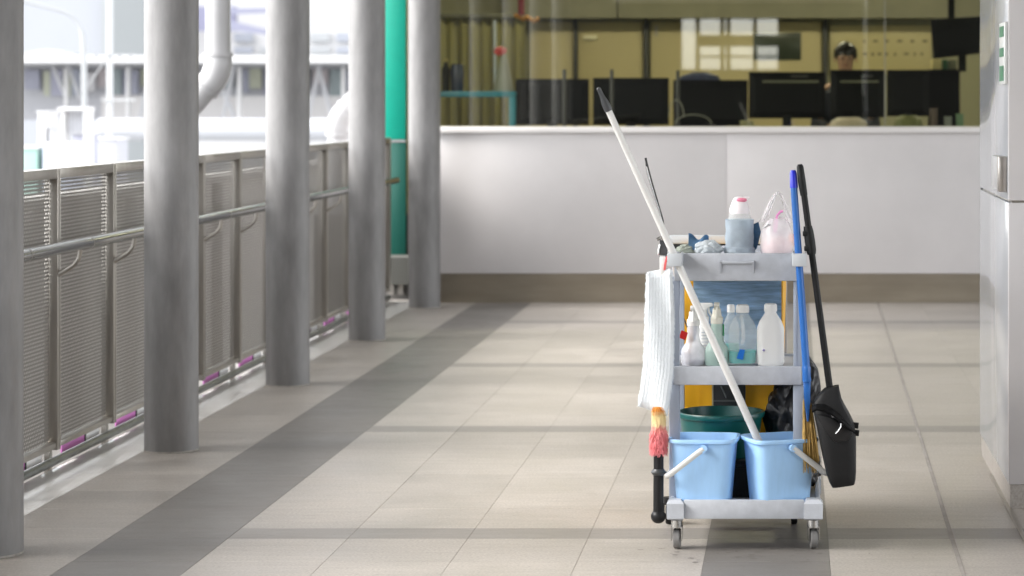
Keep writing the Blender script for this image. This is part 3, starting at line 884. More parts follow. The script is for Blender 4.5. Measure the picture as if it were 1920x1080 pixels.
# pale grey tower block
Yo = 95
tw = thing('pale_tower', 'huge plain pale grey building far left beyond the street', 'building', (X(100, Yo), Yo, -6))
q = MB(); q.box(X(-300, Yo), X(197, Yo), Yo, Yo + 14, -6, 14); q.build('wall', haze_mat('tower_pale', (0.36, 0.385, 0.44), 0.8, var=0.03, vscale=0.2), tw, smooth=0)
q = MB(); q.box(X(197.3, Yo), X(213, Yo), Yo - 0.4, Yo + 13, -6, 14); q.build('corner_pier', haze_mat('tower_pier', (0.30, 0.33, 0.34), 0.8), tw, smooth=0)
# white building with the billboard
Yb = 120
wbld = thing('white_building', 'white building with ribbon windows behind the columns', 'building', (X(450, Yb), Yb, -6))
q = MB(); q.box(X(213.5, Yb), X(900, Yb), Yb, Yb + 18, -6, 18); q.build('wall', haze_mat('building_white', (0.75, 0.75, 0.76), 0.8), wbld, smooth=0)
for i in range(5):
    for j, (yt, ybm) in enumerate(((62, 78), (88, 100))):
        if (i * 3 + j) % 4 == 3: continue
        a = 440 + i * 48
        wq = MB(); wq.box(X(a, Yb), X(a + 34, Yb), Yb - 0.12, Yb - 0.02, Z(ybm, Yb), Z(yt, Yb)); wq.build('window', haze_mat('far_window_%d' % (i % 2), ((0.42, 0.46, 0.56), (0.52, 0.55, 0.58))[i % 2], 0.4), wbld, smooth=0)
bb = thing('billboard', 'navy billboard with large white digits on the white building', 'billboard', (X(330, 118), 118, Z(60, 118)))
q = MB(); wall_boxes(q, 226, 440, 12, 58, 118, 0.6); q.build('board', haze_mat('billboard_navy', (0.26, 0.26, 0.46), 0.6), bb, smooth=0)
q = MB(); wall_boxes(q, 300, 302, 58, 120, 118.3, 0.3); wall_boxes(q, 240, 242, 58, 120, 118.3, 0.3); q.build('support', M_STEEL, bb, smooth=0)
fc = bpy.data.curves.new('digits', 'FONT'); fc.body = '16-8'; fc.size = 0.93; fc.extrude = 0.03; fc.offset = 0.02
fo = bpy.data.objects.new('digits', fc); scene.collection.objects.link(fo); fo.parent = bb
fo.rotation_euler = (R(90), 0, 0)
p_ = P(230, 46, 117.9)
fo.location = p_ - bb.location
fc.materials.append(haze_mat('billboard_white', (0.8, 0.8, 0.8), 0.6))
dme = bpy.data.meshes.new_from_object(fo.evaluated_get(bpy.context.evaluated_depsgraph_get()))
fl = fo.location.copy()
bpy.data.objects.remove(fo)
fo = bpy.data.objects.new('digits', dme); scene.collection.objects.link(fo); fo.parent = bb
fo.rotation_euler = (R(90), 0, 0); fo.location = fl
b2 = thing('banner', 'slanted lavender banner right of the white pipe', 'banner', (X(470, 117), 117, Z(60, 117)))
q = MB(); q.prism([P(428, 16, 117), P(520, 14, 117), P(520, 24, 117), P(428, 26, 117)], (0, 0.3, 0)); q.build('upper_band', haze_mat('banner_lav', (0.36, 0.37, 0.56), 0.6), b2, smooth=0)
q = MB(); q.prism([P(428, 38, 117), P(520, 60, 117), P(520, 68, 117), P(428, 56, 117)], (0, 0.3, 0)); q.build('lower_band', MATS['banner_lav'], b2, smooth=0)
# elevated station opposite: roof edge, facade, struts, girder
Yst = 60
st = thing('elevated_station', 'long elevated station with a white roof edge across the street', 'building', (X(350, Yst), Yst, -6))
M_STW = haze_mat('station_white', (0.78, 0.78, 0.79), 0.7)
q = MB(); wall_boxes(q, -200, 900, 104, 117, Yst - 1.5, 6); q.build('roof_edge', M_STW, st, smooth=0)
q = MB()
for k in range(14):
    a = 40 + k * 10
    h = 12 * math.sin(math.pi * min(1, (k + 1) / 11))
    wall_boxes(q, a, a + 10.05, 104 - h * 0.9, 103.9, Yst + 1, 3)
q.build('roof_vault', haze_mat('station_vault', (0.52, 0.54, 0.56), 0.7), st, smooth=0)
q = MB(); wall_boxes(q, -200, 900, 117.3, 126, Yst + 0.6, 0.4); q.build('shade_strip', haze_mat('station_shade', (0.36, 0.37, 0.40), 0.7), st, smooth=0)  # dark strip painted for the shade under the roof edge
q = MB(); wall_boxes(q, -200, 900, 126.3, 225, Yst + 3, 0.4); q.build('rear_wall', haze_mat('station_back', (0.44, 0.45, 0.50), 0.8, var=0.12, vscale=0.6), st, smooth=0)
cols = [(0.28, 0.30, 0.42), (0.45, 0.48, 0.34), (0.30, 0.31, 0.44), (0.50, 0.53, 0.38), (0.24, 0.28, 0.38), (0.55, 0.55, 0.58), (0.46, 0.40, 0.42), (0.22, 0.30, 0.32)]
px = 46
k = 0
while px < 720:
    w = random.choice((16, 22, 28, 12))
    c = cols[k % len(cols)]
    q = MB(); wall_boxes(q, px, px + w, 128 + random.uniform(0, 8), 182 - random.uniform(0, 26), Yst + 2.8 - 0.05 * (k % 3), 0.1)
    q.build('bay', haze_mat('station_bay_%d' % (k % len(cols)), c, 0.6), st, smooth=0)
    px += w + random.choice((0.6, 4, 8))
    k += 1
q = MB(); wall_boxes(q, 190, 900, 180, 222, Yst + 1.2, 0.3); q.build('parapet', haze_mat('station_parapet', (0.66, 0.645, 0.65), 0.7), st, smooth=0)
for a, b in ((98, 125), (128, 150), (285, 262), (396, 440), (440, 418), (596, 622), (600, 578)):
    MB().tube([P(a, 122, Yst + 0.3), P(b, 185 if a < 200 else 220, Yst + 0.3)], 0.045, 8).build('strut', haze_mat('strut_grey', (0.50, 0.51, 0.55), 0.6), st)
for a in (120, 236, 345, 445, 548, 640):
    q = MB(); wall_boxes(q, a, a + 5, 126.5, 230, Yst + 0.2, 0.2); q.build('mullion', M_STW, st, smooth=0)
gd = thing('pipe_girder', 'huge round pale grey pipe bridge running across under the station', 'bridge', (X(420, 52), 52, -6))
MB().tube([P(186, 243, 52), P(1000, 243, 52)], 0.235, 28).build('pipe', haze_mat('girder_pale', (0.50, 0.52, 0.57), 0.5), gd)
for a in (330, 640):
    q = MB(); q.box(X(a, 52) - 0.2, X(a, 52) + 0.2, 51.9, 52.3, -6, Z(260, 52)); q.build('pier', M_STW, gd, smooth=0)
# street lamp with long curved arm
Yl = 40
sl = thing('street_lamp', 'thin pale street lamp with a long curved arm', 'street lamp', (X(158, Yl), Yl, -6))
pts = [Vector((X(160, Yl), Yl, -6))] + [P(*p, Yl) for p in ((160, 300), (158, 150), (157, 90), (155, 62), (148, 44), (136, 31), (120, 22), (98, 16), (70, 9), (40, 1), (10, -6))]
MB().tube(pts, [0.06] + [0.045] * 4 + [0.03] * 7, 10).build('pole', haze_mat('lamp_pole', (0.34, 0.36, 0.38), 0.5, 0.3), sl)
p = P(0, -8, Yl); MB().box(p.x - 0.35, p.x + 0.12, Yl - 0.1, Yl + 0.1, p.z - 0.05, p.z + 0.05, 0.02).build('lamp_head', haze_mat('lamp_head', (0.5, 0.5, 0.5), 0.4), sl)
# mast with crossarm and insulators
Ym = 46
ms = thing('power_mast', 'pale lattice power mast with a crossarm of insulators', 'mast', (X(206, Ym), Ym, -6))
MB().box(X(201, Ym), X(211, Ym), Ym - 0.05, Ym + 0.05, -6, Z(-30, Ym), 0.01).build('shaft', haze_mat('mast_grey', (0.52, 0.54, 0.56), 0.6), ms)
MB().box(X(165, Ym), X(255, Ym), Ym - 0.09, Ym - 0.055, Z(104, Ym), Z(101, Ym)).build('crossarm', haze_mat('mast_arm', (0.30, 0.32, 0.34), 0.6), ms)
for a in (182, 226, 247):
    MB().lathe((X(a, Ym), Ym - 0.07, Z(109, Ym)), [(0.03, 0), (0.04, 0.02), (0.03, 0.045)], 10).build('insulator', haze_mat('insulator', (0.12, 0.13, 0.14), 0.3), ms)
MB().tube([P(165, 160, Ym), P(201, 108, Ym)], 0.012, 6).build('stay', MATS['mast_arm'], ms)
MB().box(X(192, Ym), X(255, Ym), Ym - 0.09, Ym - 0.055, Z(189, Ym), Z(186, Ym)).build('lower_arm', MATS['mast_grey'], ms)
pw_ = thing('outer_parapet', 'beige concrete parapet seen through the perforated fence', 'parapet', (-4.8, 10, -6))
MB().box(-4.9, -4.7, -12, 40, -6, 0.78).build('wall', mat('parapet_concrete', (0.80, 0.77, 0.73), 0.85, var=0.12, vscale=0.8), pw_, smooth=0)
MB().box(-4.95, -4.65, -12, 40, 0.781, 0.85).build('coping', mat('coping_concrete', (0.62, 0.60, 0.57), 0.85, var=0.1, vscale=2), pw_, smooth=0)
for k in range(7):
    MB().box(-4.699, -4.62, 9.5 + 2.6 * k, 9.75 + 2.6 * k, -6, 0.78).build('rib', MATS['parapet_concrete'], pw_, smooth=0)
# small street structures low at left
def block(name, label, cat, a, b, t_, Y, c, d=0.6, rough=0.7):
    t = thing(name, label, cat, (X((a + b) / 2, Y), Y, -6))
    m = haze_mat(name + '_%d' % a, c, rough, var=0.05)
    MB().box(X(a, Y), X(b, Y), Y, Y + d, -6, Z(t_, Y), 0.01).build('body', m, t)
    MB().box(X(a, Y) - 0.02, X(b, Y) + 0.02, Y - 0.02, Y + d + 0.02, Z(t_, Y) + 0.0005, Z(t_, Y) + 0.03, 0.005).build('cap', MATS['station_white'], t)
block('white_pier', 'white pier left of the street gantry', 'pier', 71, 87, 212, 38, (0.72, 0.72, 0.74))
block('thin_pier', 'thin pale post beside the white pier', 'post', 92, 97, 240, 38, (0.60, 0.61, 0.66))
block('green_hoarding', 'mint green hoarding low behind the nearest column', 'hoarding', 20, 70, 279, 36, (0.24, 0.50, 0.42))
block('blue_hoarding', 'pale blue hoarding beside the mint green one', 'hoarding', 80, 134, 272, 36, (0.46, 0.52, 0.66))
block('grey_booth', 'grey lavender booth behind the street lamp pole', 'booth', 136, 165, 252, 39, (0.30, 0.31, 0.42))
block('lavender_wall', 'pale lavender wall under the pipe bridge', 'wall', 168, 222, 262, 41, (0.42, 0.43, 0.50))
ga = thing('street_gantry', 'white street gantry with slatted sides left of the lamp', 'gantry', (X(135, 37.5), 37.5, -6))
MB().box(X(108, 37.5), X(160, 37.5), 37.5, 38, Z(207, 37.5), Z(201, 37.5)).build('beam', M_STW, ga, smooth=0)
for a in (112, 155):
    MB().box(X(a, 37.5), X(a + 6, 37.5), 37.55, 37.9, -6, Z(207.2, 37.5)).build('leg', M_STW, ga, smooth=0)
for a in (121, 128, 135, 142, 149):
    MB().box(X(a, 37.5), X(a + 4, 37.5), 37.7, 37.74, Z(252, 37.5), Z(207.2, 37.5)).build('slat', haze_mat('gantry_slat', (0.6, 0.6, 0.66), 0.6), ga, smooth=0)
#CART

# ================================================================== CLEANING CART
YT = 8.0                                            # front of the trays
cart = thing('cleaning_cart', 'grey plastic cleaning cart with three trays standing on the dark floor stripe', 'cart', (-0.17, 8.15, 0))
zt0, zt1 = Z(527, YT), Z(475, YT)                   # top tray
xa, xb = X(1264, YT), X(1500, YT)
q = MB()
q.box(xa, xb, YT, YT + 0.016, zt0, zt1, 0.004)
q.box(xa, xb, YT + 0.42, YT + 0.435, zt0, zt1, 0.004)
q.box(xa, xa + 0.014, YT + 0.0165, YT + 0.4195, zt0, zt1, 0.004)
q.box(xb - 0.014, xb, YT + 0.0165, YT + 0.4195, zt0, zt1, 0.004)
q.box(xa + 0.0145, xb - 0.0145, YT + 0.0165, YT + 0.4195, zt1 - 0.030, zt1 - 0.020)
tt = q.build('top_tray', M_CARTGREY, cart)
# recessed grip on the front of the top tray: two fins and a ledge
q = MB()
for px in (1351, 1412):
    p = P(px, 490, YT)
    q.prism([(p.x - 0.003, YT - 0.0005, Z(488, YT)), (p.x - 0.003, YT - 0.016, Z(490, YT)), (p.x - 0.003, YT - 0.0005, Z(513, YT))], (0.006, 0, 0))
q.box(X(1353, YT), X(1411, YT), YT - 0.014, YT - 0.0005, Z(494, YT), Z(489, YT), 0.0015)
q.build('grip', M_CARTGREY, tt)
# middle shelf
zm0, zm1 = Z(722, YT), Z(687, YT)
q = MB()
q.box(xa - 0.002, xb + 0.006, YT, YT + 0.016, zm0, zm1, 0.004)
q.box(xa, xb, YT + 0.40, YT + 0.415, zm0, zm1, 0.004)
q.box(xa, xa + 0.014, YT + 0.0165, YT + 0.3995, zm0, zm1, 0.004)
q.box(xb - 0.014, xb, YT + 0.0165, YT + 0.3995, zm0, zm1, 0.004)
q.box(xa + 0.0145, xb - 0.0145, YT + 0.0165, YT + 0.3995, zm1 - 0.02, zm1 - 0.008)
q.build('middle_shelf', M_CARTGREY, cart)
# uprights
M_POST = mat('cart_post_plastic', (0.36, 0.40, 0.48), 0.4, var=0.05, vscale=10)
for x0, x1 in ((1254, 1274), (1487, 1507)):
    for y0 in (YT + 0.017, YT + 0.36):
        a, b = X(x0, YT), X(x1, YT)
        q = MB()
        q.box(a, b, y0, y0 + 0.035, 0.14, zm0 - 0.001, 0.003)
        q.box(a + 0.001, b - 0.001, y0 + 0.001, y0 + 0.034, zm0 + 0.002, zt0 + 0.012, 0.003)
        q.box(a + 0.009, a + 0.0115, y0 - 0.0015, y0, zm1, zt0 - 0.004)
        q.box(a - 0.003, b + 0.003, y0 - 0.003, y0 + 0.037, zm0 + 0.022, zm0 + 0.028, 0.001)
        q.build('upright', M_POST, cart)
# holder clips at the tray corners
M_CLIP = mat('clip_grey', (0.52, 0.545, 0.57), 0.4)
for x0, x1 in ((1253, 1280), (1485, 1512)):
    q = MB()
    a, b = X(x0, YT - 0.05), X(x1, YT - 0.05)
    z0, z1 = Z(497, YT - 0.05), Z(473, YT - 0.05)
    q.box(a, b, YT - 0.118, YT - 0.112, z0, z1, 0.002)
    q.box(a, a + 0.005, YT - 0.1115, YT - 0.001, z0, z1, 0.001)
    q.box(b - 0.005, b, YT - 0.1115, YT - 0.001, z0, z1, 0.001)
    q.build('holder_clip', M_CLIP, tt)
# base
zb0, zb1 = Z(975, 7.93), Z(938, 7.93)
bx0, bx1 = X(1250, 7.93), X(1543, 7.93)
q = MB()
c1, c2 = X(1282, 7.93), X(1507, 7.93)
def corner(x0, x1, y0, y1):
    s_ = 0.010
    q.sections([[(x0 + s_ * .4, y0 + s_ * .4, zb0), (x1 - s_ * .4, y0 + s_ * .4, zb0), (x1 - s_ * .4, y1, zb0), (x0 + s_ * .4, y1, zb0)],
                [(x0, y0, zb0 + 0.004), (x1, y0, zb0 + 0.004), (x1, y1, zb0 + 0.004), (x0, y1, zb0 + 0.004)],
                [(x0, y0, zb1 - 0.012), (x1, y0, zb1 - 0.012), (x1, y1, zb1 - 0.012), (x0, y1, zb1 - 0.012)],
                [(x0 + s_, y0 + s_, zb1), (x1 - s_, y0 + s_, zb1), (x1 - s_, y1 - s_, zb1), (x0 + s_, y1 - s_, zb1)]])
for y0, y1 in ((7.93, 8.0), (8.44, 8.51)):
    corner(bx0, c1, y0, y1); corner(c2, bx1, y0, y1)
q.box(c1 - 0.001, c2 + 0.001, 7.942, 7.956, zb0 + 0.001, zb1 - 0.001, 0.003)
q.box(c1 - 0.001, c2 + 0.001, 8.484, 8.498, zb0 + 0.001, zb1 - 0.001, 0.003)
q.box(bx0 + 0.008, bx0 + 0.022, 7.998, 8.442, zb0 + 0.001, zb1 - 0.001, 0.003)
q.box(bx1 - 0.022, bx1 - 0.008, 7.998, 8.442, zb0 + 0.001, zb1 - 0.001, 0.003)
q.box(bx0 + 0.02, bx1 - 0.02, 7.955, 8.486, zb0 + 0.02, zb0 + 0.034)
base = q.build('base', M_CARTGREY, cart)
M_WHEEL = mat('grey_rubber', (0.19, 0.185, 0.18), 0.6, var=0.15, vscale=40)
def caster(px, Y, dark=False, ang=0.0, parent=cart):
    x = X(px, Y)
    t = MB()
    t.lathe((x, Y, 0), [(0.018, 0.072), (0.0185, 0.082), (0.0185, 0.0955)], 20)
    M = Matrix.Translation((x, Y + 0.012, 0)) @ Matrix.Rotation(ang, 4, 'Z') @ Matrix.Translation((-x, -Y - 0.012, 0))
    for s_ in (-1, 1):
        xx = x + s_ * 0.0155
        t.box(min(xx, xx + s_ * 0.0025), max(xx, xx + s_ * 0.0025), Y - 0.008, Y + 0.026, 0.028, 0.074, M=M)
    t.box(x - 0.018, x + 0.018, Y - 0.012, Y + 0.030, 0.070, 0.0745, M=M)
    c = t.build('caster', M_CHROME if not dark else M_BLACK, parent)
    w = MB()
    ring = [(0.0, -0.011), (0.030, -0.011), (0.0325, -0.008), (0.0325, 0.008), (0.030, 0.011), (0.0, 0.011)]
    w.lathe((0, 0, 0), [(max(r, 0.001), z) for r, z in ring], 28)
    bmesh.ops.transform(w.bm, matrix=M @ Matrix.Translation((x, Y + 0.016, 0.033)) @ Matrix.Rotation(R(90), 4, 'Y'), verts=w.bm.verts)
    w.build('wheel', M_WHEEL if not dark else M_BLACK, c)
caster(1269, 7.98, ang=R(-4)); caster(1525, 7.98, ang=R(7))
caster(1254, 8.44, True); caster(1489, 8.44, True)

# rear bag with its rim
YR = 8.47
M_YEL = mat('yellow_vinyl', (0.95, 0.48, 0.02), 0.38, var=0.08, vscale=9, bump=0.15, bscale=14)
bag = thing('refuse_bag', 'yellow vinyl refuse bag hanging at the back of the cart', 'bag', (X(1370, 8.6), 8.6, 0.17))
secs = []
for z, sh, f in ((0.17, 0.05, 0.02), (0.22, 0.03, 0.0), (0.40, 0.015, 0.0), (0.60, 0.006, 0.0), (0.80, 0.0, 0.0), (0.925, 0.0, 0.0)):
    x0, x1, y0, y1 = X(1266, YR) + sh, X(1471, YR) - sh, YR + f + sh * 0.5, YR + 0.30 - sh
    ring = []
    nn = 10
    for k in range(nn): ring.append((x0 + (x1 - x0) * k / nn, y0 + 0.012 * math.sin(k * 2.3 + z * 9), z))
    for k in range(nn): ring.append((x1 + 0.006 * math.sin(k * 1.9 + z * 6), y0 + (y1 - y0) * k / nn, z))
    for k in range(nn): ring.append((x1 - (x1 - x0) * k / nn, y1 + 0.01 * math.sin(k * 2 + z * 5), z))
    for k in range(nn): ring.append((x0 + 0.006 * math.sin(k * 1.7 + z * 8), y1 - (y1 - y0) * k / nn, z))
    secs.append(ring)
MB().sections(secs).build('pouch', M_YEL, bag)
MB().tube([P(1271, 562, YR - 0.013), P(1277, 585, YR - 0.014), P(1291, 618, YR - 0.013)], 0.003, 6).build('zip', mat('zip_brown', (0.12, 0.06, 0.04), 0.5), bag)
rx0, rx1 = X(1254, YR + 0.3), X(1482, YR + 0.3)
rimz = Z(462, YR + 0.3)
q = MB()
q.box(rx0, rx1, YR + 0.30, YR + 0.33, rimz + 0.008, Z(441, YR + 0.3), 0.008)
q.box(rx0, rx0 + 0.02, YR - 0.03, YR + 0.2995, rimz - 0.03, rimz + 0.0, 0.004)
q.box(rx1 - 0.02, rx1, YR - 0.03, YR + 0.2995, rimz - 0.03, rimz + 0.0, 0.004)
q.build('bag_rim', M_CLIP, cart)
MB().box(rx0 + 0.01, rx1 - 0.01, YR + 0.305, YR + 0.325, rimz - 0.03, rimz + 0.007, 0.002).build('rim_bracket', M_BLACK, cart)
for x in (rx0 + 0.012, rx1 - 0.03):
    MB().box(x, x + 0.018, YR + 0.302, YR + 0.328, 0.12, rimz - 0.031, 0.003).build('rear_upright', M_POST, cart)
MB().box(rx0 + 0.012, rx1 - 0.012, YR + 0.302, YR + 0.328, zb0 + 0.004, 0.119).build('rear_foot', M_POST, cart)
q = MB(); q.box(rx0 + 0.03, rx0 + 0.06, 8.512, YR + 0.3015, zb0 + 0.006, zb0 + 0.03); q.box(rx1 - 0.06, rx1 - 0.03, 8.512, YR + 0.3015, zb0 + 0.006, zb0 + 0.03)
q.build('rear_arm', M_POST, cart)

# blue cloth hung over the bag front
bc = thing('blue_cloth', 'large blue cloth hung behind the bottles on the cart', 'cloth', (X(1382, YR - 0.03), YR - 0.03, Z(625, YR)))
def bcloth(u, v):
    px = 1300 + u * 165
    py = 688 - v * (688 - 512)
    p = P(px, py, YR - 0.028)
    f = 0.007 * math.sin(v * 17 + 2.2 * math.sin(u * 4)) * (0.35 + 0.65 * v) + 0.005 * noise.noise((u * 5, v * 12, 1.3))
    p.y += f - 0.008 * math.sin(u * math.pi)
    return p
MB().grid(bcloth, 44, 56, 0.003).build('sheet', mat('blue_cloth', (0.34, 0.51, 0.73), 0.85, var=0.35, vscale=10, stretch=(1.0, 1, 9), bump=0.2, bscale=160), bc)

# black pouch panel in the lower middle
pn = thing('black_pouch', 'black pouch hanging between the yellow folds below the middle shelf', 'pouch', (X(1367, YR - 0.03), YR - 0.03, Z(800, YR)))
MB().prism([P(1337, 716, YR - 0.03), P(1398, 716, YR - 0.03), P(1397, 800, YR - 0.03), P(1338, 800, YR - 0.03)], (0, 0.012, 0), 0.003).build('body', mat('pouch_black', (0.03, 0.032, 0.035), 0.6), pn)
MB().box(X(1339, YR), X(1396, YR), YR - 0.034, YR - 0.0305, Z(751, YR), Z(748, YR)).build('seam', mat('seam_grey', (0.12, 0.13, 0.13), 0.6), pn, smooth=0)
MB().tube([P(1352, 724, YR - 0.033), P(1362, 746, YR - 0.033)], 0.003, 6).build('strap', MATS['seam_grey'], pn)
MB().box(X(1335.5, YR), X(1338, YR), YR - 0.036, YR - 0.031, Z(800, YR), Z(718, YR)).build('edge_binding', mat('binding_cream', (0.5, 0.45, 0.3), 0.6), pn, smooth=0)

# ---------------------------------------------------------------- buckets
M_BUCKET = mat('light_blue_plastic', (0.36, 0.59, 0.88), 0.36, var=0.045, vscale=16, rvar=0.1, stretch=(3, 3, 0.8))
M_BAIL = mat('white_bail', (0.66, 0.66, 0.64), 0.4)
def bucket(cx, cy, rot, side, label):
    z0, zr = zb0 + 0.0345, Z(826, 7.93)
    t = thing('bucket', label, 'bucket', (cx, cy, z0), 'light blue buckets at the front of the cart')
    w = 0.108
    q = MB()
    H = zr - z0
    prof = [(w * 0.79, 0.0), (w * 0.80, 0.006), (w * 0.955, H - 0.03), (w * 0.962, H - 0.014), (w * 1.045, H - 0.012), (w * 1.055, H - 0.004), (w * 1.04, H), (w * 0.96, H),
            (w * 0.94, H - 0.012), (w * 0.775, 0.010), (0.02, 0.009)]
    q.lathe((cx, cy, z0), prof, 64, 5.5, 1.0, 0.88, rot)
    b = q.build('body', M_BUCKET, t, smooth=50)
    rt = Matrix.Rotation(rot, 3, 'Z')
    C = Vector((cx, cy, 0))
    fr = rt @ Vector((0.01, -w * 0.88 * 0.965, 0)); bk = rt @ Vector((0.01, w * 0.88 * 0.965, 0))
    zp = zr - 0.026
    dirv = rt @ Vector((side * 0.118, 0, 0))
    dn = -0.092
    nudge = rt @ Vector((0, -0.016, 0))
    a0 = C + fr + nudge; a0.z = zp
    a1 = C + bk - nudge; a1.z = zp
    e0 = a0 + dirv + Vector((0, 0, dn)); e1 = a1 + dirv + Vector((0, 0, dn))
    q = MB()
    pts = [a0, a0.lerp(e0, 0.5), a0.lerp(e0, 0.93), e0 + (e1 - e0) * 0.05 + dirv * 0.03, e0.lerp(e1, 0.5) + dirv * 0.03, e1 + (e0 - e1) * 0.05 + dirv * 0.03, a1.lerp(e1, 0.93), a1.lerp(e1, 0.5), a1]
    q.tube(pts, 0.0095, 10, ell=0.6)
    q.build('bail', M_BAIL, t)
    for a, s_ in ((a0, 1), (a1, -1)):
        q = MB(); q.tube([a - nudge * 0.9 * s_, a + nudge * 0.25 * s_], 0.012, 14); q.build('pivot', M_BUCKET, t)
bucket(X(1321, 8.035), 8.035, R(-5), -1, 'left light blue bucket beside the duster handle')
bucket(X(1461, 8.035), 8.035, R(20), 1, 'right light blue bucket with the mop pole standing in it')

# ---------------------------------------------------------------- green tub and black sack
tz = zb0 + 0.0345
crate = thing('black_crate', 'black crate on the cart base under the green tub', 'crate', (X(1365, 8.3), 8.30, tz))
MB().box(X(1365, 8.3) - 0.15, X(1365, 8.3) + 0.11, 8.16, 8.42, tz, 0.262, 0.006).build('body', M_BLACK, crate)
MB().box(X(1365, 8.3) - 0.153, X(1365, 8.3) + 0.113, 8.157, 8.423, 0.235, 0.25, 0.003).build('rim', M_BLACK, crate)
tz0 = tz
tz = 0.263
tub = thing('green_tub', 'dark green round tub behind the blue buckets', 'tub', (X(1352, 8.30), 8.295, tz))
c = (X(1352, 8.30), 8.295, tz)
H = 0.41 - tz
MB().lathe(c, [(0.120, 0), (0.123, 0.005), (0.138, H - 0.025), (0.139, H - 0.02), (0.146, H - 0.018), (0.149, H - 0.006), (0.146, H), (0.138, H), (0.134, H - 0.02), (0.118, 0.01), (0.01, 0.009)], 56).build(
    'body', mat('tub_green', (0.002, 0.078, 0.072), 0.32, var=0.06), tub, smooth=50)
tz = tz0
sk = thing('black_sack', 'crumpled black plastic sack squeezed behind the right post', 'sack', (X(1478, 8.3), 8.31, tz))
def crumple(amp, fr, seed):
    def f(n):
        v = Vector((n.x * fr + seed, n.y * fr, n.z * fr))
        return 1 + amp * (abs(noise.noise(v)) * 2 - 0.5) + amp * 0.5 * noise.noise(v * 2.3)
    return f
M_SACK = mat('black_polythene', (0.012, 0.012, 0.014), 0.34, bump=0.4, bscale=35)
MB().sphere((X(1480, 8.32), 8.335, 0.385), 0.1, 5, (0.80, 0.75, 1.35), crumple(0.16, 1.5, 3.1)).build('lump', M_SACK, sk, smooth=25)
MB().sphere((X(1512, 8.32), 8.335, 0.49), 0.1, 5, (0.48, 0.6, 0.95), crumple(0.12, 1.5, 9.4)).build('top_fold', M_SACK, sk, smooth=25)
MB().sphere((X(1505, 8.32), 8.335, tz + 0.075), 0.1, 4, (0.6, 0.7, 0.7), crumple(0.2, 2, 5)).build('bottom', M_SACK, sk, smooth=25)
sg_ = MB(); sg_.tube([P(1448, 826, 8.22), P(1452, 818, 8.22), P(1458, 812, 8.22)], 0.004, 6); sg_.build('tie', M_BAIL, sk)

# ---------------------------------------------------------------- bottles on the middle shelf
zs = zm1 - 0.0078
M_MILKY = mat('milky_plastic', (0.72, 0.74, 0.70), 0.4, trans=0.35)
M_WHITEB = mat('white_plastic', (0.80, 0.79, 0.76), 0.36, var=0.03)
M_CLEARB = cloudy('cloudy_clear_plastic', (0.80, 0.83, 0.81), 0.24, 0.25)
M_TEALQ = mat('teal_liquid', (0.0, 0.40, 0.37), 0.3)
def ring_jug(c, w, d, H, m, t, name='body'):
    q = MB()
    r = w / 2
    nr = r * 0.40
    prof = [(r * 0.9, 0), (r * 0.98, 0.006), (r, 0.015), (r, H * 0.60), (r * 0.97, H * 0.65), (r * 0.80, H * 0.76), (nr * 1.15, H * 0.885), (nr, H * 0.92), (nr, H)]
    rings = []
    for rr, z in prof:
        k = min(1, max(0, (rr - nr) / (r - nr)))
        pw = 2 + 2.2 * k
        rg = []
        for j in range(36):
            a = 2 * math.pi * j / 36
            ca, sa = math.cos(a), math.sin(a)
            s_ = (abs(ca) ** pw + abs(sa) ** pw) ** (-1 / pw)
            rg.append((c[0] + ca * s_ * rr, c[1] + sa * s_ * rr * (1 - k + k * d / w), c[2] + z))
        rings.append(rg)
    q.sections(rings)
    return q.build(name, m, t)
Yj = 8.12
def jug(px0, px1, ytop, Y, m, label, liquid=None, lpy=None, handle=True, capm=None, extra=None):
    x0, x1 = X(px0, Y), X(px1, Y)
    c = ((x0 + x1) / 2, Y, zs)
    H = Z(ytop, Y) - zs - 0.012
    t = thing('jug', label, 'bottle', c, 'bottles on the middle shelf')
    w = x1 - x0
    ring_jug(c, w, w * 0.8, H, m, t)
    nr = w / 2 * 0.40
    MB().lathe((c[0], c[1], c[2]), [(nr * 1.18, H - 0.014), (nr * 1.2, H - 0.004), (nr * 1.15, H + 0.008), (nr * 0.9, H + 0.012)], 20).build('cap', capm or M_WHITEB, t)
    if liquid:
        hl = Z(lpy, Y) - zs
        MB().lathe((c[0], c[1], c[2]), [(w / 2 * 0.93, 0.008), (w / 2 * 0.965, 0.016), (w / 2 * 0.965, hl)], 36, 4.0, 1.006, 0.806).build('liquid', liquid, t)
    if handle:
        q = MB()
        f = c[1] - w * 0.40
        q.tube([(c[0] - 0.004, f + 0.028, zs + H * 0.86), (c[0] - 0.001, f + 0.004, zs + H * 0.80), (c[0] + 0.003, f - 0.006, zs + H * 0.66), (c[0] + 0.004, f - 0.004, zs + H * 0.45), (c[0] - 0.001, f + 0.004, zs + H * 0.40)], 0.0062, 10)
        q.build('handle', m, t)
    return t, c, H
t, c, H = jug(1355, 1386, 571, 8.25, M_CLEARB, 'clear jug with teal liquid mostly hidden behind the others', M_TEALQ, 644, False)
t, c, H = jug(1366, 1418.5, 571, Yj, M_CLEARB, 'clear jug half full of teal liquid with a blue label', M_TEALQ, 657)
lb = MB(); yl = Yj - 0.0525 * 0.8 * 0.93
lb.prism([P(1387, 655, Yj - 0.0415), P(1396.5, 656, Yj - 0.0415), P(1393, 675, Yj - 0.0415), P(1381, 672, Yj - 0.0415)], (0, 0.002, 0)); lb.build('blue_label', mat('label_blue', (0.0, 0.16, 0.62), 0.4), t, smooth=0)
t, c, H = jug(1419, 1470.5, 569, Yj, M_WHITEB, 'opaque white jug at the right end of the middle shelf', None, None, False)
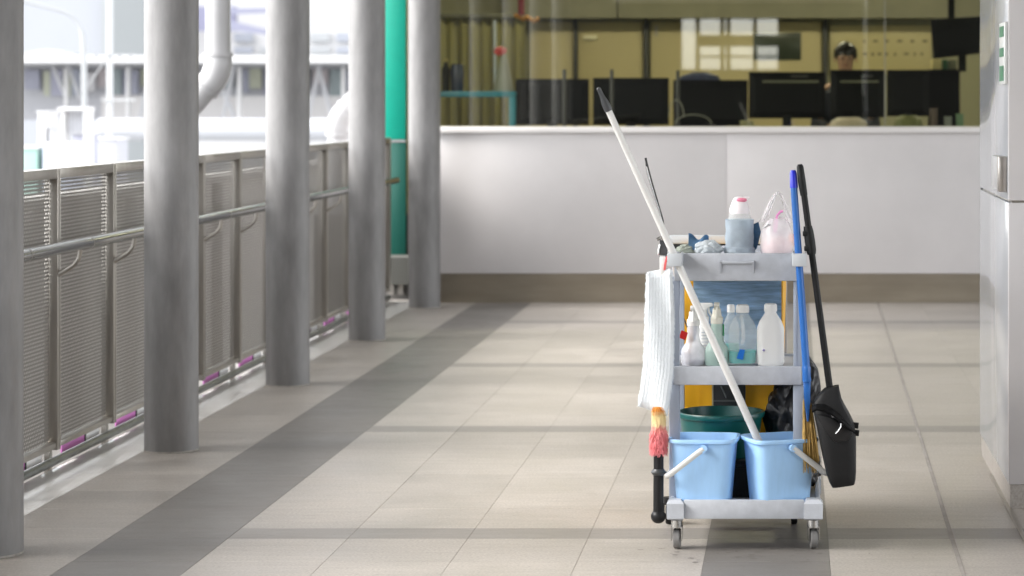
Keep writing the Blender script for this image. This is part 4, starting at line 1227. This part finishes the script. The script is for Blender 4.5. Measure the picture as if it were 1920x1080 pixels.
MB().lathe((c[0] - 0.022, c[1] - 0.038, zs + 0.052), [(0.001, -0.004), (0.005, 0), (0.001, 0.004)], 8).build('print_mark', mat('mark_lilac', (0.35, 0.30, 0.55), 0.5), t)

def spray(pxc, w, Y, m, label, liquid=None, lpy=None, facing='right', headm=None, top=570):
    x = X(pxc, Y)
    S_ = F / Y
    r = w / 2 / S_
    c = (x, Y, zs)
    H = Z(top, Y) - zs
    t = thing('spray_bottle', label, 'bottle', c, 'bottles on the middle shelf')
    MB().lathe(c, [(r * 0.92, 0), (r, 0.006), (r, H * 0.21), (r * 0.93, H * 0.28), (r * 0.62, H * 0.37), (r * 0.50, H * 0.50), (r * 0.52, H * 0.60), (r * 0.46, H * 0.66), (r * 0.46, H * 0.70)], 32).build('body', m, t, smooth=60)
    if liquid:
        MB().lathe(c, [(r * 0.93, 0.006), (r * 0.97, 0.012), (r * 0.97, Z(lpy, Y) - zs)], 28).build('liquid', liquid, t)
    hm = headm or M_WHITEB
    q = MB()
    q.lathe(c, [(r * 0.52, H * 0.665), (r * 0.53, H * 0.76), (r * 0.42, H * 0.78), (r * 0.36, H * 0.84), (r * 0.34, H * 0.90)], 18)
    hd = q.build('collar', hm, t)
    d = Vector((1, 0, 0)) if facing == 'right' else Vector((0, -1, 0))
    n = Vector((0, 1, 0)) if facing == 'right' else Vector((1, 0, 0))
    top_ = Vector((x, Y, zs + H))
    q = MB()
    prof = [(-0.022, -0.028), (-0.020, -0.004), (-0.010, 0.0), (0.030, 0.0), (0.034, -0.003), (0.034, -0.011), (0.014, -0.014), (0.010, -0.030), (-0.012, -0.034)]
    q.prism([top_ + d * a + Vector((0, 0, b)) - n * 0.009 for a, b in prof], n * 0.018, 0.002)
    hh = q.build('spray_head', hm, t)
    q = MB()
    q.tube([top_ + d * 0.018 + Vector((0, 0, -0.012)), top_ + d * 0.020 + Vector((0, 0, -0.030)), top_ + d * 0.034 + Vector((0, 0, -0.052))], [0.004, 0.0045, 0.003], 8)
    q.build('trigger', hm, hh)
    return t, c
t, c = spray(1318, 44, 8.26, M_WHITEB, 'white spray bottle with a lined label behind the mop pole', facing='right', top=568)
q = MB()
for k in range(6):
    q.box(c[0] - 0.004, c[0] + 0.030, c[1] - 0.0415, c[1] - 0.039, Z(624 + k * 6, 8.22), Z(622.6 + k * 6, 8.22))
q.build('label_lines', mat('label_grey', (0.45, 0.47, 0.5), 0.5), t, smooth=0)
t, c = spray(1300, 46, Yj, cloudy('milky_bottle', (0.72, 0.72, 0.76), 0.62), 'spray bottle with a red tag and a little dark purple liquid', mat('purple_liquid', (0.035, 0.025, 0.09), 0.3), 677, 'front', top=573)
MB().prism([P(1278, 619, Yj - 0.03), P(1290, 624, Yj - 0.03), P(1285, 638, Yj - 0.03), P(1273, 633, Yj - 0.03)], (0, 0.002, 0)).build('red_tag', mat('tag_red', (0.48, 0.01, 0.01), 0.4), t, smooth=0)
t, c = spray(1344, 45, Yj - 0.01, mat('pale_green_plastic', (0.55, 0.72, 0.64), 0.35, trans=0.3), 'pale green spray bottle left of the clear jug', facing='front', headm=mat('cream_plastic', (0.76, 0.74, 0.64), 0.4), top=567)
MB().prism([P(1355, 608, Yj - 0.02), P(1358, 608, Yj - 0.02), P(1358, 630, Yj - 0.02), P(1355, 630, Yj - 0.02)], (0, 0.002, 0)).build('green_tag', mat('tag_green', (0.0, 0.20, 0.06), 0.4), t, smooth=0)
q = MB()
for k in range(4):
    q.box(X(1346 + (k % 2) * 3, 8.07), X(1360, 8.07), 8.0675, 8.069, Z(671.5 + k * 4.5, 8.07), Z(670 + k * 4.5, 8.07))
q.build('print_lines', mat('print_green', (0.16, 0.30, 0.25), 0.5), t, smooth=0)

# ---------------------------------------------------------------- things on the top tray
zt = zt1 - 0.0195
Yb_ = 8.12
c = (X(1387, Yb_), Yb_, zt)
wr = thing('wrapped_bottle', 'clear bottle with a white dome cap wrapped in a grey blue cloth', 'bottle', c)
r = 25.5 / (F / Yb_)
zc0, zc1 = Z(400, Yb_) - zt, Z(368, Yb_) - zt
MB().lathe(c, [(r * 0.9, 0), (r * 0.94, 0.006), (r * 0.92, zc0 - 0.03), (r * 0.80, zc0 - 0.008), (r * 0.72, zc0)], 32).build('body', M_CLEARB, wr)
cap = MB().lathe(c, [(r * 0.74, zc0 - 0.001), (r * 0.76, zc0 + 0.012), (r * 0.70, zc0 + 0.022), (r * 0.60, zc0 + 0.034), (r * 0.46, zc0 + 0.048), (r * 0.30, zc1 - 0.002), (r * 0.1, zc1)], 32).build('cap', mat('cap_white', (0.85, 0.80, 0.81), 0.35), wr)
MB().sphere((c[0] + 0.006, c[1] - 0.016, zt + zc1 - 0.012), 0.017, 3, (1.1, 0.7, 0.45)).build('pink_button', mat('cap_pink', (0.72, 0.22, 0.32), 0.4), cap)
MB().prism([(c[0] + 0.018, c[1] - 0.012, zt + zc1 - 0.018), (c[0] + 0.034, c[1] - 0.012, zt + zc1 - 0.002), (c[0] + 0.010, c[1] - 0.012, zt + zc1 - 0.001)], (0, 0.02, 0), 0.002).build('spout', MATS['cap_white'], cap)
wc = thing('wrap_cloth', 'grey blue cloth rolled round the dome capped bottle', 'cloth', (c[0], c[1], zt))
hz1 = Z(411, Yb_) - zt
q = MB()
def wrapf(u, v):
    a = u * 2 * math.pi * 1.02 - 0.6
    z = 0.002 + v * (hz1 - 0.002)
    rr = r * (1.03 + 0.05 * u) + 0.003 * noise.noise((math.cos(a) * 2, math.sin(a) * 2, v * 5)) + (0.0035 if v < 0.26 else 0)
    return (c[0] + rr * math.cos(a), c[1] + rr * math.sin(a), zt + z)
q.grid(wrapf, 72, 30, 0.0025)
M_WRAP = mat('grey_blue_cloth', (0.60, 0.67, 0.73), 0.9, var=0.12, vscale=20, bump=0.25, bscale=250)
q.build('roll', M_WRAP, wc)
def tail(u, v):
    p = P(1413 + u * 14 * (1 - abs(v - 0.62) * 0.9), 470 - v * 50 - u * 4, Yb_)
    p.y += 0.012 * math.sin(v * 7) * u - 0.004
    return p
MB().grid(tail, 10, 16, 0.003).build('tail', mat('cloth_blue_dark', (0.10, 0.20, 0.33), 0.9, bump=0.2, bscale=200), wc)

# bag of pink drink
Yd = 8.10
cx, cz = X(1457, Yd), zt
db = thing('drink_bag', 'clear plastic carrier bag holding a pink drink', 'bag', (cx, Yd, cz))
S_ = F / Yd
def rad_noise(n):
    return 1 + 0.06 * noise.noise(n * 3.1)
prof = [(0.030, 0.0), (0.046, 0.006), (0.054, 0.02), (0.057, 0.045), (0.054, 0.075), (0.045, 0.10), (0.034, 0.118), (0.026, 0.128)]
rings = []
for r_, z in prof:
    rings.append([(cx + (r_ + 0.004 * noise.noise((math.cos(a) * 3, math.sin(a) * 3, z * 40))) * math.cos(a), Yd + 0.8 * (r_ + 0.004 * noise.noise((math.cos(a) * 3 + 7, math.sin(a) * 3, z * 40))) * math.sin(a), cz + z) for a in [2 * math.pi * k / 36 for k in range(36)]])
q = MB(); q.sections(rings, cap=False); q.build('film', M_FILM, db, smooth=30)
cup = MB().sphere((cx, Yd, cz + 0.036), 0.05, 4, (1.02, 0.8, 0.72), crumple(0.07, 1.6, 2.2)).build('drink', mat('pink_drink', (0.88, 0.68, 0.67), 0.3, trans=0.0, var=0.08, vscale=30), db)
MB().sphere((cx - 0.012, Yd - 0.006, cz + 0.074), 0.02, 3, (1.2, 0.9, 0.5), crumple(0.2, 3, 1)).build('ice', mat('ice_white', (0.85, 0.82, 0.82), 0.3), db)
MB().tube([P(1452, 440, Yd), P(1455, 418, Yd), P(1457, 404, Yd), P(1463, 397, Yd), P(1468, 396, Yd)], 0.0042, 8).build('straw', mat('straw_pink', (0.85, 0.30, 0.62), 0.4), db)
def strap(pts, w0, w1):
    pts = [P(*p, Yd) for p in pts]
    def f(u, v):
        k = v * (len(pts) - 1)
        i = min(int(k), len(pts) - 2)
        p = pts[i].lerp(pts[i + 1], k - i)
        w = w0 + (w1 - w0) * v
        return p + Vector(((u - 0.5) * w, 0.006 * math.sin(u * 9 + v * 5), 0.3 * (u - 0.5) * w))
    return f
MB().grid(strap([(1430, 415), (1438, 398), (1448, 374), (1456, 361), (1460, 359)], 0.030, 0.006), 8, 16, 0.0006).build('handle_loop', M_FILM, db, smooth=30)
MB().grid(strap([(1483, 420), (1478, 402), (1472, 384), (1465, 366), (1459, 359)], 0.024, 0.005), 8, 16, 0.0006).build('handle_loop', M_FILM, db, smooth=30)
MB().grid(strap([(1437, 420), (1455, 407), (1478, 416)], 0.03, 0.03), 8, 10, 0.0006).build('knot', M_FILM, db, smooth=30)
M_FOLD = mat('film_fold', (0.80, 0.79, 0.80), 0.3, trans=0.5)
MB().tube([P(1433, 410, Yd - 0.01), P(1443, 390, Yd - 0.01), P(1452, 370, Yd - 0.01), P(1457, 361, Yd - 0.01)], [0.002, 0.0035, 0.0035, 0.002], 6).build('fold', M_FOLD, db)
MB().tube([P(1463, 372, Yd), P(1471, 390, Yd), P(1482, 412, Yd)], [0.001, 0.0018, 0.0015], 6).build('fold', M_FOLD, db)
MB().tube([P(1430, 428, Yd - 0.02), P(1440, 421, Yd - 0.025), P(1450, 424, Yd - 0.025)], [0.002, 0.004, 0.002], 6).build('fold', M_FOLD, db)

ob = thing('orange_capped_bottle', 'small bottle with an orange cap behind the blue broom handle', 'bottle', (X(1487, 8.22), 8.22, zt))
c = (X(1486, 8.22), 8.22, zt)
MB().lathe(c, [(0.014, 0), (0.015, 0.004), (0.015, 0.028), (0.011, 0.034)], 18).build('body', M_WHITEB, ob)
MB().lathe(c, [(0.0125, 0.033), (0.0125, 0.062), (0.009, 0.07)], 18).build('cap', mat('cap_orange', (0.85, 0.19, 0.02), 0.4), ob)

def rag(name, label, pxc, pyc, Y, r, sc, m, amp=0.3, fr=2.6, seed=1.0, zmin=None):
    p = P(pxc, pyc, Y)
    q = MB()
    q.sphere(p, r, 5, sc, crumple(amp, fr, seed))
    for v in q.bm.verts:
        if zmin is not None and v.co.z < zmin:
            v.co.z = zmin + (v.co.z - zmin) * 0.02
    tag(q.build(name, m, loc=(p.x, p.y, zmin if zmin else p.z)), label, 'cloth', 'cleaning cloths on the top tray')
rag('cleaning_cloth', 'pale grey terry cloth in a heap on the top tray', 1328, 466, 8.10, 0.05, (0.95, 0.8, 0.55), mat('terry_grey', (0.50, 0.54, 0.56), 0.95, var=0.12, vscale=40, bump=0.35, bscale=180), 0.16, 1.5, 2.0, zt)
rag('cleaning_cloth', 'greenish grey rag at the left end of the top tray', 1288, 470, 8.12, 0.05, (0.8, 0.8, 0.42), mat('rag_green_grey', (0.33, 0.36, 0.31), 0.95, var=0.2, vscale=30, bump=0.6, bscale=120), 0.18, 1.6, 4.0, zt)
def flap(u, v):
    p = P(1291 + u * 38, 437 + u * 12 + v * 22 + 5 * math.sin(u * 5), 8.13)
    p.y += -0.03 * v + 0.014 * math.sin(u * 6 + v * 3)
    p.z += 0.006 * math.sin(u * 9) * (1 - v)
    return p
tag(MB().grid(flap, 20, 14, 0.004).build('cleaning_cloth', mat('cloth_blue_mid', (0.13, 0.26, 0.42), 0.9, var=0.25, vscale=25, bump=0.2, bscale=200), loc=P(1310, 460, 8.13)), 'folded blue cloth on top of the pale terry heap', 'cloth', 'cleaning cloths on the top tray')

# ---------------------------------------------------------------- poles
def pole_pt(py):
    "the mop pole runs along one straight line"
    px = 1140 + (py - 205) / 2.204
    Y = 8.0
    for _ in range(6):
        z = EYE - (py - CY) * Y / F
        Y = 7.978 - 0.16 * (z - 0.565)
    return P(px, py, Y)
mp = thing('mop_pole', 'long white pole with a black tip leaning across the cart into the right bucket', 'pole', pole_pt(905))
MB().tube([pole_pt(905), pole_pt(690), pole_pt(480), pole_pt(206)], [0.0128, 0.0125, 0.0118, 0.0105], 16).build('shaft', mat('pole_white', (0.70, 0.69, 0.67), 0.3, var=0.04), mp)
MB().tube([pole_pt(208), pole_pt(200), pole_pt(192), pole_pt(182), pole_pt(172), pole_pt(166), pole_pt(164)], [0.0125, 0.013, 0.012, 0.008, 0.0065, 0.007, 0.004], 14).build('tip', mat('tip_black', (0.05, 0.052, 0.055), 0.4), mp)

def stick(a, b, ra, rb, n=14, m=None, name='shaft', parent=None):
    return MB().tube([a, b], [ra, rb], n).build(name, m, parent)
YS = YT - 0.055
br = thing('broom', 'straw broom with a bright blue handle clipped to the right of the cart', 'broom', P(1515, 880, YS + 0.02))
M_BLUE = mat('broom_blue', (0.018, 0.125, 0.42), 0.35, var=0.08)
stick(P(1488.5, 350, YS), P(1512, 692, YS), 0.0115, 0.0125, m=M_BLUE, parent=br)
MB().tube([P(1487, 319, YS), P(1487.3, 325, YS), P(1488.8, 352, YS)], [0.008, 0.0115, 0.0135], 14).build('end_cap', mat('broom_cap', (0.012, 0.02, 0.55), 0.3), br)
MB().tube([P(1511.5, 686, YS), P(1511.8, 690, YS), P(1512.2, 700, YS), P(1512.6, 712, YS), P(1512.8, 716, YS)], [0.0125, 0.0145, 0.0135, 0.0148, 0.013], 14).build('ferrule', M_BLUE, br)
MB().prism([P(1506, 714, YS), P(1520, 714, YS), P(1519, 752, YS), P(1517, 790, YS), P(1513, 791, YS), P(1508, 750, YS)], (0, 0.016, 0), 0.002).build('socket', M_BLUE, br)
q = MB()
rnd = random.Random(3)
for k in range(170):
    u = rnd.random()
    a = P(1506 + u * 15, 742 + abs(u - 0.4) * 25, YS + 0.02 + rnd.uniform(-0.012, 0.014))
    bpt = P(1505 + u * 30 + rnd.uniform(-2, 2), 876 + rnd.uniform(-14, 12), YS + 0.035 + rnd.uniform(-0.02, 0.03))
    mid = a.lerp(bpt, 0.5) + Vector((rnd.uniform(-0.003, 0.003), 0, 0))
    q.tube([a, mid, bpt], [0.0016, 0.0015, 0.0008], 4)
q.build('bristles', mat('straw', (0.42, 0.27, 0.08), 0.8, var=0.35, vscale=60), br)

dp = thing('lobby_dustpan', 'black upright dustpan with a long black handle at the right of the cart', 'dustpan', P(1580, 914, YS))
M_DP = mat('dustpan_black', (0.007, 0.007, 0.0075), 0.55, spec=0.3, var=0.25, vscale=12, bump=0.06, bscale=90)
stick(P(1507, 360, YS - 0.004), P(1556, 730, YS + 0.02), 0.0105, 0.0115, m=M_DP, parent=dp)
MB().tube([P(1499.5, 308, YS - 0.006), P(1500, 312, YS - 0.006), P(1503, 338, YS - 0.005), P(1507.5, 366, YS - 0.004)], [0.007, 0.0115, 0.0135, 0.012], 14).build('grip', M_DP, dp)
MB().tube([P(1514.5, 424, YS), P(1516, 434, YS), P(1518.5, 452, YS), P(1521, 470, YS), P(1522, 477, YS)], [0.014, 0.0165, 0.0175, 0.0165, 0.014], 14).build('clamp', M_DP, dp)
for py in (438, 466):
    a = P(1505 + (py - 438) * 0.1, py, YS); b = P(1518, py, YS)
    MB().box(a.x, b.x, YS - 0.016, YS + 0.016, a.z - 0.008, a.z + 0.008, 0.003).build('clamp_arm', M_DP, dp)
# the pan: a tapering box that hangs at a slant
def sect(pts, y0, y1):
    return pts, y0, y1
rows_ = [  # y pixel, left px, right px, front Y, back Y
    (727, 1546, 1573, -0.012, 0.040), (738, 1536, 1575, -0.020, 0.050), (752, 1526, 1578, -0.028, 0.065), (766, 1524, 1584, -0.035, 0.085), (784, 1528, 1594, -0.045, 0.10),
    (804, 1532, 1603, -0.052, 0.11), (830, 1537, 1606, -0.055, 0.115), (860, 1543, 1606, -0.055, 0.115), (890, 1550, 1606, -0.055, 0.11), (904, 1555, 1605, -0.052, 0.10), (913, 1560, 1603, -0.045, 0.09)]
secs = []
for py, l, r_, f, b in rows_:
    tilt = (py - 820) * 0.02
    ring = []
    a, bb = P(l, py + 3, YS + f), P(r_, py - 3, YS + f)
    cxm, hw, cym, hd = (a.x + bb.x) / 2, (bb.x - a.x) / 2, YS + (f + b) / 2, (b - f) / 2
    for k in range(32):
        t_ = 2 * math.pi * k / 32
        ca, sa = math.cos(t_), math.sin(t_)
        s_ = (abs(ca) ** 6 + abs(sa) ** 6) ** (-1 / 6)
        z = a.z + (bb.z - a.z) * (0.5 + 0.5 * ca * s_)
        ring.append((cxm + ca * s_ * hw, cym + sa * s_ * hd, z))
    secs.append(ring)
MB().sections(secs).build('pan', M_DP, dp)
# hood lip sweeping from the upper left down to the right
lip = [(1521, 764), (1530, 757), (1545, 757), (1560, 765), (1575, 779), (1590, 794), (1603, 805)]
def lipf(u, v):
    k = u * (len(lip) - 1)
    i = min(int(k), len(lip) - 2)
    px = lip[i][0] + (lip[i + 1][0] - lip[i][0]) * (k - i)
    py = lip[i][1] + (lip[i + 1][1] - lip[i][1]) * (k - i)
    p = P(px + v * 2, py + v * (10 + 6 * math.sin(u * math.pi)), YS - 0.05 - 0.035 * math.sin(v * 2.2))
    return p
MB().grid(lipf, 24, 8, 0.006).build('hood_lip', M_DP, dp)
MB().prism([P(1527, 775, YS - 0.058), P(1560, 783, YS - 0.060), P(1600, 812, YS - 0.060), P(1590, 826, YS - 0.060), P(1566, 830, YS - 0.060), P(1545, 806, YS - 0.058)], (0, 0.012, 0), 0.003).build('inner_flap', mat('flap_black', (0.008, 0.008, 0.009), 0.35), dp)
MB().tube([P(1577, 793, YS - 0.064), P(1577, 800, YS - 0.066), P(1572, 808, YS - 0.066), P(1567, 813, YS - 0.064)], 0.0024, 8).build('wire_clip', M_CHROME, dp)
MB().prism([P(1553, 771, YS - 0.07), P(1560, 771, YS - 0.07), P(1564, 782, YS - 0.07), P(1561, 783, YS - 0.07)], (0, 0.004, 0)).build('pale_patch', mat('pale_grey', (0.45, 0.45, 0.46), 0.6), dp)  # small pale grey patch near the hood lip
for px, py in ((1605, 797), (1606, 811)):
    p = P(px, py, YS + 0.0)
    MB().tube([p - Vector((0.012, 0, 0)), p + Vector((0.008, 0, -0.002))], 0.010, 12).build('hinge_knob', M_DP, dp)

# ---------------------------------------------------------------- left side: flat mop pad, duster, litter picker
YM = YT - 0.03
pad = thing('mop_pad', 'white ribbed flat mop pad hanging at the left of the cart', 'mop pad', P(1228, 770, YM))
def padf(side):
    def f(u, v):
        L = [(0, 772, 1197, 1250), (0.08, 755, 1198, 1253), (0.30, 690, 1206, 1262), (0.62, 600, 1209.5, 1264), (0.97, 515, 1212, 1261), (1, 509, 1217, 1256)]
        for a, b in zip(L, L[1:]):
            if a[0] <= v <= b[0]:
                k = (v - a[0]) / (b[0] - a[0])
                break
        py = a[1] + (b[1] - a[1]) * k
        x0 = a[2] + (b[2] - a[2]) * k
        x1 = a[3] + (b[3] - a[3]) * k
        tilt = (u - 0.3) * (18 if v < 0.1 else 18 * max(0, 1 - (v - 0.1) * 2)) - (u * 6 if v > 0.9 else 0)
        p = P(x0 + (x1 - x0) * u, py + tilt - (10 if v < 0.1 else 0) * 0.6, YM)
        edge = min(u, 1 - u, v * 2, (1 - v) * 2)
        th = 0.010 * min(1, edge * 9) ** 0.5
        rib = 0.0003 * math.cos(u * 2 * math.pi * 9 + 1.2 * noise.noise((v * 3, 0, 0))) + 0.0007 * noise.noise((u * 26, v * 90, 2.0)) 
        p.y += 0.005 * math.sin(u * 5 + v * 6) + side * (th + (rib if side < 0 else 0)) + 0.012 * math.sin(v * 3) * (1 - v)
        p.x += 0.0012 * noise.noise((v * 40, u * 2, 3.3))
        return p
    return f
q = MB()
q.grid(padf(-1), 72, 130); q.grid(padf(1), 40, 60)
q.build('cloth', mat('mop_white', (0.76, 0.80, 0.83), 0.95, var=0.06, vscale=30, bump=0.15, bscale=150), pad)
q = MB()
rnd = random.Random(9)
ff = padf(-1)
for k in range(520):
    e = rnd.random()
    v = rnd.random()
    u = 0.0 if e < 0.4 else 1.0
    if e > 0.75:
        u, v = rnd.random(), 0.0
    p = ff(min(max(u, 0.01), 0.99), min(max(v, 0.005), 0.995)); p.y = ff(u, v).y
    d = Vector(((-1 if u < 0.5 else 1) * rnd.uniform(0.001, 0.005) if v > 0 else rnd.uniform(-.002, .002), rnd.uniform(-0.004, 0.004), -rnd.uniform(0.001, 0.006)))
    q.tube([p, p + d * 0.6 + Vector((0, 0, 0.001)), p + d], [0.0012, 0.0011, 0.0006], 4)
q.build('frayed_edge', MATS['mop_white'], pad)
MB().box(X(1237, YM), X(1248, YM), YM - 0.006, YM + 0.012, Z(516, YM), Z(481, YM), 0.004).build('strap', M_WHITEB, pad)
MB().prism([P(1245, 497, YM - 0.008), P(1249, 480, YM - 0.008), P(1251.5, 481, YM - 0.008), P(1248, 506, YM - 0.008), P(1244, 507, YM - 0.008)], (0, 0.004, 0)).build('red_tab', mat('tab_red', (0.75, 0.13, 0.13), 0.5), pad)

hk = thing('tool_clamp', 'dark grey metal clamp on the left rim of the top tray', 'clamp', P(1242, 470, YT))
M_CL = mat('clamp_grey', (0.10, 0.10, 0.105), 0.3, 0.5)
MB().prism([P(1236, 450, YT), P(1246, 452, YT), P(1252, 470, YT), P(1247, 480, YT), P(1236, 478, YT), P(1238, 465, YT)], (0, 0.025, 0), 0.003).build('jaw', M_CL, hk)
MB().tube([P(1232, 449, YT - 0.004), P(1240, 445, YT - 0.004), P(1245, 450, YT - 0.004)], 0.006, 10).build('lever', M_CHROME, hk)
MB().tube([P(1234, 478, YT - 0.004), P(1235, 468, YT - 0.004), P(1238, 458, YT - 0.004)], 0.004, 8).build('spring', M_CHROME, hk)
MB().box(X(1247, YT), X(1257, YT), YT + 0.004, YT + 0.02, Z(492, YT), Z(474, YT), 0.003).build('mount', M_CL, hk)

lp = thing('litter_picker', 'thin metal litter picker rods leaning up from the left of the cart', 'litter picker', P(1244, 460, YT + 0.03))
YP = YT + 0.05
MB().tube([P(1250, 462, YP), P(1243, 412, YP), P(1222, 340, YP), P(1213, 306, YP), P(1211, 298, YP)], 0.0024, 8).build('dark_rod', mat('rod_dark', (0.03, 0.03, 0.03), 0.3, 0.5), lp)
MB().tube([P(1244, 458, YP), P(1238, 400, YP), P(1222, 352, YP), P(1213, 322, YP), P(1210, 302, YP), P(1211, 298, YP)], 0.0019, 8).build('bright_rod', M_CHROME, lp)
MB().tube([P(1210.5, 296, YP), P(1213, 312, YP)], 0.004, 8).build('tip', MATS['rod_dark'], lp)

du = thing('duster', 'fluffy red and yellow duster with a black handle hanging below the mop pad', 'duster', P(1235, 980, YM))
def yx(py): return P(1235 + (py - 848) * -0.005, py, YM)
def fluffm():
    m = bpy.data.materials.new('duster_fluff'); m.use_nodes = True
    N, L = m.node_tree.nodes, m.node_tree.links
    b = N['Principled BSDF']; b.inputs['Roughness'].default_value = 0.9
    g = N.new('ShaderNodeNewGeometry'); s_ = N.new('ShaderNodeSeparateXYZ'); L.new(g.outputs['Position'], s_.inputs[0])
    nz = N.new('ShaderNodeTexNoise'); nz.inputs['Scale'].default_value = 90; L.new(g.outputs['Position'], nz.inputs['Vector'])
    md = N.new('ShaderNodeMath'); md.operation = 'MULTIPLY_ADD'; md.inputs[1].default_value = 0.03; L.new(nz.outputs['Fac'], md.inputs[0]); L.new(s_.outputs['Z'], md.inputs[2])
    mr = N.new('ShaderNodeMapRange'); mr.inputs['From Min'].default_value = Z(850, YM) + 0.015; mr.inputs['From Max'].default_value = Z(770, YM) + 0.015; L.new(md.outputs[0], mr.inputs['Value'])
    cr = N.new('ShaderNodeValToRGB'); e = cr.color_ramp.elements
    e[0].position, e[0].color = 0.0, (0.80, 0.25, 0.27, 1)
    e[1].position, e[1].color = 1.0, (0.70, 0.30, 0.06, 1)
    for p_, c_ in ((0.45, (0.80, 0.27, 0.28, 1)), (0.60, (0.82, 0.36, 0.30, 1)), (0.68, (0.88, 0.74, 0.45, 1)), (0.88, (0.88, 0.74, 0.42, 1))):
        x_ = e.new(p_); x_.color = c_
    L.new(mr.outputs[0], cr.inputs['Fac']); L.new(cr.outputs[0], b.inputs['Base Color'])
    return m
q = MB()
pr = []
for py, w in ((850, 11), (840, 14), (825, 15.5), (808, 14), (796, 12.5), (785, 12), (770, 11), (762, 9)):
    p = yx(py); pr.append((w * 0.86 * YM / F, p.z))
p0 = yx(800)
q.lathe((p0.x, p0.y, 0), pr, 20)
rnd = random.Random(5)
for k in range(1700):
    py = rnd.uniform(762, 846)
    w = 15 if 805 < py < 845 else 11.5
    a = rnd.uniform(0, 2 * math.pi)
    rr = w * YM / F
    p = yx(py)
    s0 = p + Vector((math.cos(a), math.sin(a), 0)) * rr * 0.8
    s1 = p + Vector((math.cos(a + rnd.uniform(-.15, .15)), math.sin(a), 0)) * rr * rnd.uniform(0.95, 1.28) + Vector((0, 0, -rnd.uniform(0.006, 0.022)))
    q.tube([s0, s0.lerp(s1, 0.5) + Vector((0, 0, 0.002)), s1], [0.0010, 0.0010, 0.0004], 4)
q.build('fluff', fluffm(), du)
hd = MB()
hd.tube([yx(846), yx(880)], 0.0165, 20)
hd.tube([yx(890), yx(964)], [0.0168, 0.0172], 20)
h_ = hd.build('handle', M_BLACK, du)
MB().tube([yx(879), yx(882), yx(885), yx(888), yx(891)], [0.018, 0.021, 0.026, 0.022, 0.018], 24).build('ring', mat('ring_grey', (0.045, 0.05, 0.052), 0.35), h_)
MB().sphere(yx(968), 0.0245, 4, (1, 1, 0.95)).build('ball_end', M_BLACK, h_)
